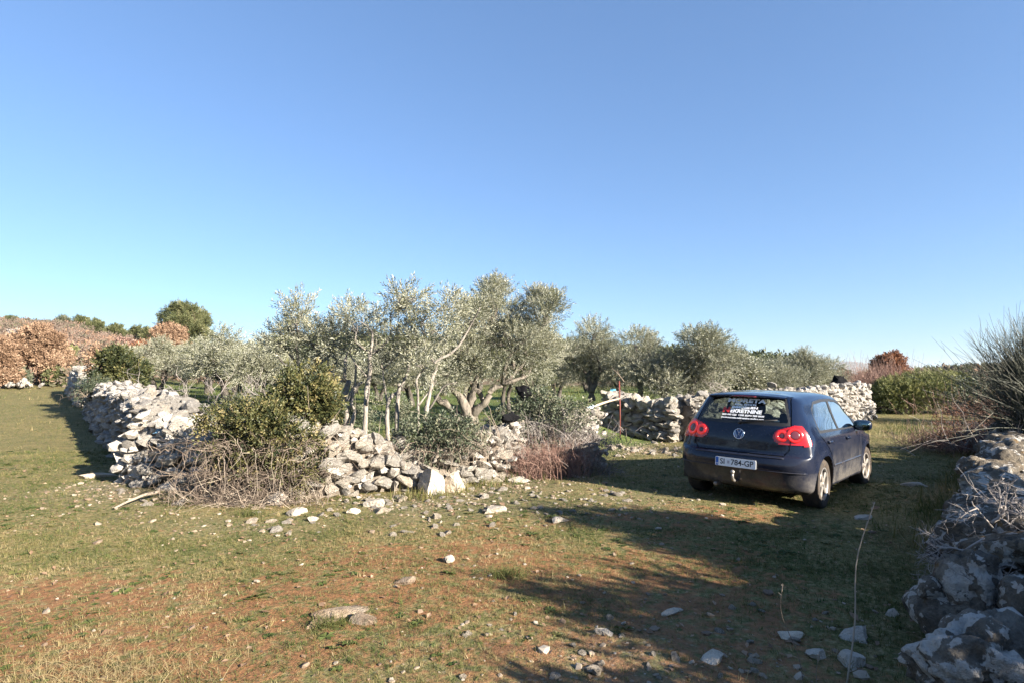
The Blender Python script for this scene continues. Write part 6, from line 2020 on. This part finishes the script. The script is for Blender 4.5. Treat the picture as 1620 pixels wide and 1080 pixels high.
rock_px('low brown bedrock ridge left of the long flat slab', 515, 985, (.16, .05, .035), 504, .5, .5, M_OUTCROP, 'rock_outcrop', 'rock', None, 3)
for (u, v, d, sd, rt, lb) in ((433, 797, (.18, .10, .13), 511, .2, 'grey wedge shaped stone at the foot of the brambles'), (470, 812, (.12, .09, .07), 512, .9, 'white blocky stone right of the grey wedge shaped one'), (495, 822, (.07, .06, .05), 513, .4, 'small cream stone on the grass right of the white blocky one'),
                              (684, 779, (.20, .15, .30), 514, .3, 'big white upright boulder fallen in front of the low wall'), (652, 772, (.20, .15, .21), 515, 1.2, 'white boulder leaning left of the upright one'), (722, 776, (.19, .14, .26), 516, .6, 'white boulder with a pointed top right of the upright one'),
                              (592, 800, (.14, .10, .08), 517, .1, 'pale flat stone in the grass below the tumbled stretch of wall'), (764, 757, (.13, .09, .07), 518, .6, 'white stone in the grass before the wall, left of the red shrub'), (823, 762, (.20, .10, .07), 519, .1, 'long flat pale stone under the red shrub'),
                              (711, 890, (.055, .04, .05), 520, .5, 'small upright white stone on the red earth'), (783, 812, (.15, .09, .06), 521, .2, 'white flat stone at the edge of the lane shadow'), (885, 828, (.12, .08, .05), 522, .4, 'pinkish stone in the shadow edge below the red shrub'),
                              (280, 775, (.22, .14, .12), 523, .4, 'grey stone at the foot of the wall corner'), (322, 772, (.20, .12, .13), 524, 1.0, 'grey stone leaning beside the brambles at the wall corner'), (240, 760, (.18, .12, .10), 525, .2, 'flat grey stone at the shaded side of the wall corner'), (155, 755, (.28, .14, .06), 526, .6, 'flat brownish slab in the grass left of the wall corner'),
                              (1365, 820, (.12, .06, .04), 527, .1, 'flat pale stone in the lane shade right of the tall stalk'), (1445, 762, (.20, .08, .05), 528, .0, 'flat stone in the lane grass ahead of the car, right of its front wheel'), (535, 775, (.12, .1, .16), 529, .5, 'rounded white stone standing against the wall right of the brambles'), (560, 640 + 170, (.10, .08, .06), 530, .5, 'pale chunk on the grass under the middle of the low wall'),
                              (1250, 1010, (0.087, 0.050, 0.031), 531, .2, 'flat grey rock in the deep shade at the bottom'), (1130, 1045, (0.081, 0.056, 0.037), 532, .5, 'greyish white lichened rock in the shade at the bottom'), (1290, 1040, (0.074, 0.062, 0.043), 533, .7, 'brown grey rock in the shade beside the stalks'), (1360, 1015, (0.124, 0.081, 0.056), 534, .3, 'blue grey rock at the foot of the boulder wall'), (1345, 1055, (0.099, 0.074, 0.062), 535, .9, 'dark rock touching the big white boulder'),
                              (1060, 975, (0.068, 0.037, 0.025), 536, .2, 'flat stone in the shade left of the short stalk'), (955, 1005, (0.062, 0.037, 0.025), 537, .0, 'buff flat stone in the dark earth at the shade edge')):
    rock_px(lb, u, v, d, sd, rt)
LAND = [(560, 965, 'the long bedrock slab'), (641, 925, 'the flat buff stone'), (433, 797, 'the grey wedge shaped stone'), (470, 812, 'the white blocky stone'), (592, 800, 'the pale flat stone'),
        (684, 779, 'the big white upright boulder'), (764, 757, 'the red shrub'), (823, 762, 'the long flat stone'), (711, 890, 'the small upright white stone'), (783, 812, 'the white flat stone'),
        (885, 828, 'the pinkish stone in the shadow edge'), (280, 775, 'the grey stone at the wall corner'), (155, 755, 'the brownish slab in the left grass'), (230, 790, 'the fallen stick'), (1365, 820, 'the flat pale stone'), (1340, 1000, 'the tall stalk'),
        (1250, 1010, 'the flat grey rock in deep shade'), (1130, 1045, 'the lichened rock'), (1060, 975, 'the short stalk'), (955, 1005, 'the buff stone at the shade edge'), (981, 695, 'the red gate post'), (1069, 705, 'the squared wall corner'), (1095, 730, 'the left rear wheel'), (800, 990, 'the lit strip of red earth'), (700, 1040, 'the bottom picture edge')]
LANDXY = np.array([on_z(a, b, 0)[:2] for a, b, c in LAND])
SHAPES_ = ('chunky', 'flat', 'long', 'small', 'tiny')
def stone_label(p, d, col):
    dd = np.hypot(*(LANDXY - p[:2]).T)
    i = int(np.argmin(dd))
    v = p[:2] - LANDXY[i]
    side_ = ('right of' if v[0] > 0 else 'left of') if abs(v[0]) > abs(v[1]) else ('behind' if v[1] > 0 else 'in front of')
    near = 'just ' if dd[i] < .45 else ''
    shp = 'long' if d[0] > 1.75 * d[1] else ('flat' if d[2] < .45 * d[1] + .25 * d[0] * .3 else 'chunky')
    sz = 'larger' if max(d) > .07 else ('small' if max(d) > .035 else 'tiny')
    return '%s %s %s %s%s %s' % (sz, shp, col, near, side_, LAND[i][2])
rl = np.random.default_rng(61)
LOOSE = []
for k in range(8):
    v, f = stone_shape(700 + k, 2, 9, .08); LOOSE.append(Geo().add(v, f).mesh('loose_stone', M_LOOSE, smooth=True, tint=False, sharp=26))
def scatter_stones(n, region, smin, smax, label, group):
    m = 0
    for _ in range(4000):
        if m >= n: break
        u, v = rl.uniform(region[0], region[1]), rl.uniform(region[2], region[3])
        p = on_z(u, v, 0.0)
        if rl.uniform() > .15 + rubble_mask(p[0:1], p[1:2])[0]: continue
        o = link('loose_stone', LOOSE[rl.integers(8)])
        s = rl.uniform(smin, smax) * (1 if rl.uniform() < .8 else 1.5)
        d = (s * rl.uniform(.9, 1.5), s * rl.uniform(.7, 1.1), s * rl.uniform(.45, .8))
        o.scale = d
        o.location = (p[0], p[1], gz(p[0], p[1]) + d[2] * .12)
        o.rotation_euler = (rl.normal() * .2, rl.normal() * .2, rl.uniform(0, 6.28))
        tag(o, stone_label(p, d, label), 'stone', group); m += 1
scatter_stones(90, (380, 900, 772, 850), .022, .058, 'pale limestone piece', 'limestone pieces strewn before the low wall')
scatter_stones(26, (960, 1085, 693, 722), .04, .085, 'white gravel stone', 'stones in the gate opening')
scatter_stones(36, (690, 1330, 940, 1078), .014, .036, 'brownish stone', 'small stones on the bare earth')
scatter_stones(30, (850, 1000, 780, 830), .022, .05, 'shaded stone', 'stones in the lane shadow')
scatter_stones(26, (190, 400, 765, 800), .03, .075, 'fallen grey stone', 'stones fallen at the wall corner')

# gravel: crumbs too small and too many to count
rg = np.random.default_rng(62)
GX_ = rg.uniform(-7, 5, 60000); GY_ = rg.uniform(2.8, 16, 60000)
gmask = rubble_mask(GX_, GY_) * .8 + .010 + .03 * soil_mask(GX_, GY_)
sel = rg.uniform(size=60000) < gmask * .40
GX_, GY_ = GX_[sel], GY_[sel]
gz_ = ground_z(GX_, GY_)
cr_v, cr_f = stone_shape(801, 1, 5, .08)
gg = Geo(); n = len(GX_)
scl_ = (rg.lognormal(-4.6, .5, n).clip(.004, .032) * (1 + .03 * GY_))[:, None] * np.array([1.25, 1.0, .6])[None]
scatter(gg, (cr_v, cr_f, None), np.stack([GX_, GY_, gz_ + scl_[:, 2] * .3], 1), rand_rot(rg, n, np.tile([0, 0, 1.0], (n, 1)), .25), scl_, rg.uniform(0, 1, n))
def gravel_mat():
    m, nt, out = new_mat('gravel_stones')
    c = ramp(nt, attr_n(nt, 'tint'), [(0, (.13, .085, .055)), (.5, (.22, .17, .12)), (1, (.34, .29, .23))])
    principled(nt, out, c, .9)
    return m
tag(gg.build('gravel', gravel_mat(), None, smooth=False), kind='stuff')

# ------------------------------------------------------------------ grass
M_GRASS = leaf_mat('grass_blades', [(0.0, (0.035, 0.060, 0.012)), (0.28, (0.080, 0.100, 0.026)), (0.5, (0.15, 0.138, 0.046)), (0.72, (0.25, 0.195, 0.09)), (1.0, (0.40, 0.32, 0.18))], rough=.6, transl=.3)
def blade_tuft(n, seed, h=1.0, w=.10, spread=.35, lean=.55):
    r = np.random.default_rng(seed); V = []; T = []
    for k in range(n):
        b = np.array([r.normal() * spread, r.normal() * spread, 0])
        a = r.uniform(0, 6.28); l = abs(r.normal()) * lean
        hh = h * r.uniform(.5, 1.1)
        s = np.array([-math.sin(a + r.normal() * .6), math.cos(a + r.normal() * .6), 0]) * w
        i = len(V)
        V += [b - s / 2, b + s / 2, b + np.array([math.cos(a) * l * 1.3, math.sin(a) * l * 1.3, 1.0]) * hh]
        T += [(i, i + 1, i + 2)]
    return np.array(V), np.array(T), None
TUFTS = [blade_tuft(8, 900 + k) for k in range(5)]
TUFT1 = [blade_tuft(3, 920 + k, spread=.5, w=.10) for k in range(5)]
def grow(name, n, yr, h, tm, dens, seed, xr=(-2.0, 2.0), tint0=.40, xlim=None, hfun=None):
    r = np.random.default_rng(seed)
    Y = np.sqrt(r.uniform(yr[0] ** 2, yr[1] ** 2, n)); X = r.uniform(-1.02, 1.02, n) * Y * .89
    keep = r.uniform(size=n) < dens(X, Y)
    X, Y = X[keep], Y[keep]; n = len(X)
    z = ground_z(X, Y)
    p = xy0(X, Y)
    dry = fbm(p * .8, 3, 81) * .55 + fbm(p * 3.5, 2, 85) * .35
    tn = np.clip(tint0 + dry * .75 + r.normal(size=n) * .18 + .1 * soil_mask(X, Y), 0, 1)
    s1 = (X + 6.4) * 0.783 + (Y - 9.9) * 0.622; s2 = Y - np.interp(X, FRONT_X, FRONT_Y)
    gr = sstep(.5, 1.5, np.minimum(s1, s2))
    tn = np.clip(tn - gr * .20, 0, .88)
    sc = h * r.lognormal(0, .35, n) * (1 + .7 * gr)
    if hfun is not None: sc = sc * hfun(X, Y)
    g = Geo(); rot = rand_rot(r, n, np.tile([0, 0, 1.0], (n, 1)), .18)
    w = r.integers(0, len(tm), n)
    for k in range(len(tm)):
        m = w == k
        scatter(g, tm[k], np.stack([X, Y, z - .003], 1)[m], rot[m], sc[m], tn[m])
    return tag(g.build(name, M_GRASS, None, smooth=False), kind='stuff')
def dens_near(X, Y):
    so = soil_mask(X, Y)
    n = .55 + .6 * fbm(xy0(X, Y, 1.7), 3, 83)
    return np.clip((n - .12) * 1.15 * (1 - .55 * so), .03, 1) * (1 - .55 * rubble_mask(X, Y))
grow('grass', 130000, (2.6, 6.5), .021, TUFTS, dens_near, 71)
grow('meadow_grass', 100000, (6.5, 13), .027, TUFTS, dens_near, 72)
grow('meadow_grass', 42000, (13, 30), .055, TUFT1, dens_near, 73)
grow('meadow_grass', 26000, (30, 70), .10, TUFT1, lambda X, Y: (np.abs(X) < 60) * 1.0, 74)
# dead leaves and rosettes of weeds among the turf
def litter(name, n, yr, size, mat, tint, seed, dens, flat=.25):
    r = np.random.default_rng(seed)
    Y = np.sqrt(r.uniform(yr[0] ** 2, yr[1] ** 2, n)); X = r.uniform(-1.0, 1.0, n) * Y * .89
    k = r.uniform(size=n) < dens(X, Y); X, Y = X[k], Y[k]; n = len(X)
    t = np.array([[0, 0, 0], [.32, .5, .12], [0, 1, 0.05], [-.32, .5, .12]]); q = np.array([[0, 1, 2, 3]])
    g = Geo()
    scatter(g, (t, None, q), np.stack([X, Y, ground_z(X, Y) + .006], 1), rand_rot(r, n, np.tile([0, 0, 1.0], (n, 1)), flat), size * r.lognormal(0, .35, n), np.clip(tint + r.normal(size=n) * .22, 0, 1))
    return tag(g.build(name, mat, None, smooth=False), kind='stuff')
litter('fallen_leaves', 9000, (2.8, 12), .032, M_OAKBROWN, .45, 171, lambda X, Y: .35 + .5 * rubble_mask(X, Y))
rw = np.random.default_rng(172)
WEED = []
for k in range(3):
    V, Q = [], []
    for j in range(7):
        a = j * .9 + rw.uniform(-.3, .3); L = rw.uniform(.7, 1.1); c, s_ = math.cos(a), math.sin(a); i = len(V)
        V += [(0, 0, .05), (c * L * .6 - s_ * .22, s_ * L * .6 + c * .22, .22), (c * L, s_ * L, .10), (c * L * .6 + s_ * .22, s_ * L * .6 - c * .22, .22)]; Q.append((i, i + 1, i + 2, i + 3))
    WEED.append((np.array(V), None, np.array(Q)))
def weeds(name, n, yr, size, seed):
    r = np.random.default_rng(seed)
    Y = np.sqrt(r.uniform(yr[0] ** 2, yr[1] ** 2, n)); X = r.uniform(-1.0, 1.0, n) * Y * .89
    k = r.uniform(size=n) < np.clip(.1 + 1.4 * fbm(xy0(X, Y, 1.3), 3, 87), 0, 1); X, Y = X[k], Y[k]; n = len(X)
    g = Geo(); w = r.integers(0, 3, n); rot = rand_rot(r, n, np.tile([0, 0, 1.0], (n, 1)), .12); sc = size * r.lognormal(0, .4, n); tn = np.clip(.22 + r.normal(size=n) * .14, 0, .6)
    for j in range(3):
        m = w == j
        scatter(g, WEED[j], np.stack([X, Y, ground_z(X, Y)], 1)[m], rot[m], sc[m], tn[m])
    return tag(g.build(name, M_GRASS, None, smooth=False), kind='stuff')
weeds('weeds', 9000, (2.8, 14), .034, 173)
# longer tufts along the walls and beside the lane
def dens_edge(X, Y):
    d = np.interp(X, FRONT_X, FRONT_Y) - Y
    a = np.exp(-((d - .25) / .30) ** 2) * (X > -1.5) * (X < 1.6) * (1 + (X > -.2) * .6)
    q = (X - RW0[0]) * RWD[0] + (Y - RW0[1]) * RWD[1]; o_ = (X - RW0[0]) * RWN[0] + (Y - RW0[1]) * RWN[1]
    b = np.exp(-((o_ + .15) / .3) ** 2) * (q > 3) * (q < 18) * .8
    c = np.exp(-((X - 12.5) / 2.4) ** 2 - ((Y - 17.5) / 3) ** 2) * .3
    return np.clip(a * .95 + b + c, 0, 1)
grow('tall_grass', 75000, (4.5, 22), .13, [blade_tuft(7, 940 + k, w=.06, lean=.4) for k in range(4)], dens_edge, 75, tint0=.5)
# a pale dry tuft at the bottom left
r8 = np.random.default_rng(88)
dt = thing('dry_grass_tuft', 'straw coloured flattened dry grass tuft at the bottom left', 'grass tuft', tuple(on_z(150, 1070, 0)))
g = Geo(); canes(g, r8, 900, (0, 0, 0), (.32, .14, 0), .16, .5, .0011, out=1.6, tint=(.85, .12), seg=4); tag(g.build('blades', M_GRASS, dt), kind='stuff')
for (u, v, sz, lb) in ((520, 1000 - 10, .09, 'green grass tuft left of the bedrock slab'), (800, 915, .11, 'bright green grass tuft on the lit strip before the shadow'), (880, 745, .22, 'tall bright green grass tuft under the red shrub'), (395, 815, .10, 'small bright green weed on the grass before the brambles')):
    p = on_z(u, v, 0); p[2] = gz(p[0], p[1])
    tf = thing('grass_tuft', lb, 'grass tuft', tuple(p)); g = Geo(); canes(g, r8, 260, (0, 0, 0), (sz * .8, sz * .5, 0), sz * 1.1, .3, .0016, out=.7, tint=(.33, .12), seg=4); tag(g.build('blades', M_GRASS, tf), kind='stuff')

# the air between here and the mountains
hz_v = np.array([[x, y, z] for z in (-8.0, 165.0) for y in (-9100.0, 9110.0) for x in (-9110.0, 9110.0)])
hz_q = np.array([[0, 2, 3, 1], [4, 5, 7, 6], [0, 1, 5, 4], [2, 6, 7, 3], [0, 4, 6, 2], [1, 3, 7, 5]])
hm, hnt, hout = new_mat('thin_haze')
hv = nd(hnt, 'VolumePrincipled')
hv.inputs['Color'].default_value = (0.80, 0.88, 1.0, 1)
hv.inputs['Density'].default_value = 0.000045
hv.inputs['Anisotropy'].default_value = 0.2
hnt.links.new(hv.outputs[0], hout.inputs['Volume'])
tag(Geo().add(hz_v, quads=hz_q).build('haze', hm, None, smooth=False, tint=False), kind='stuff')
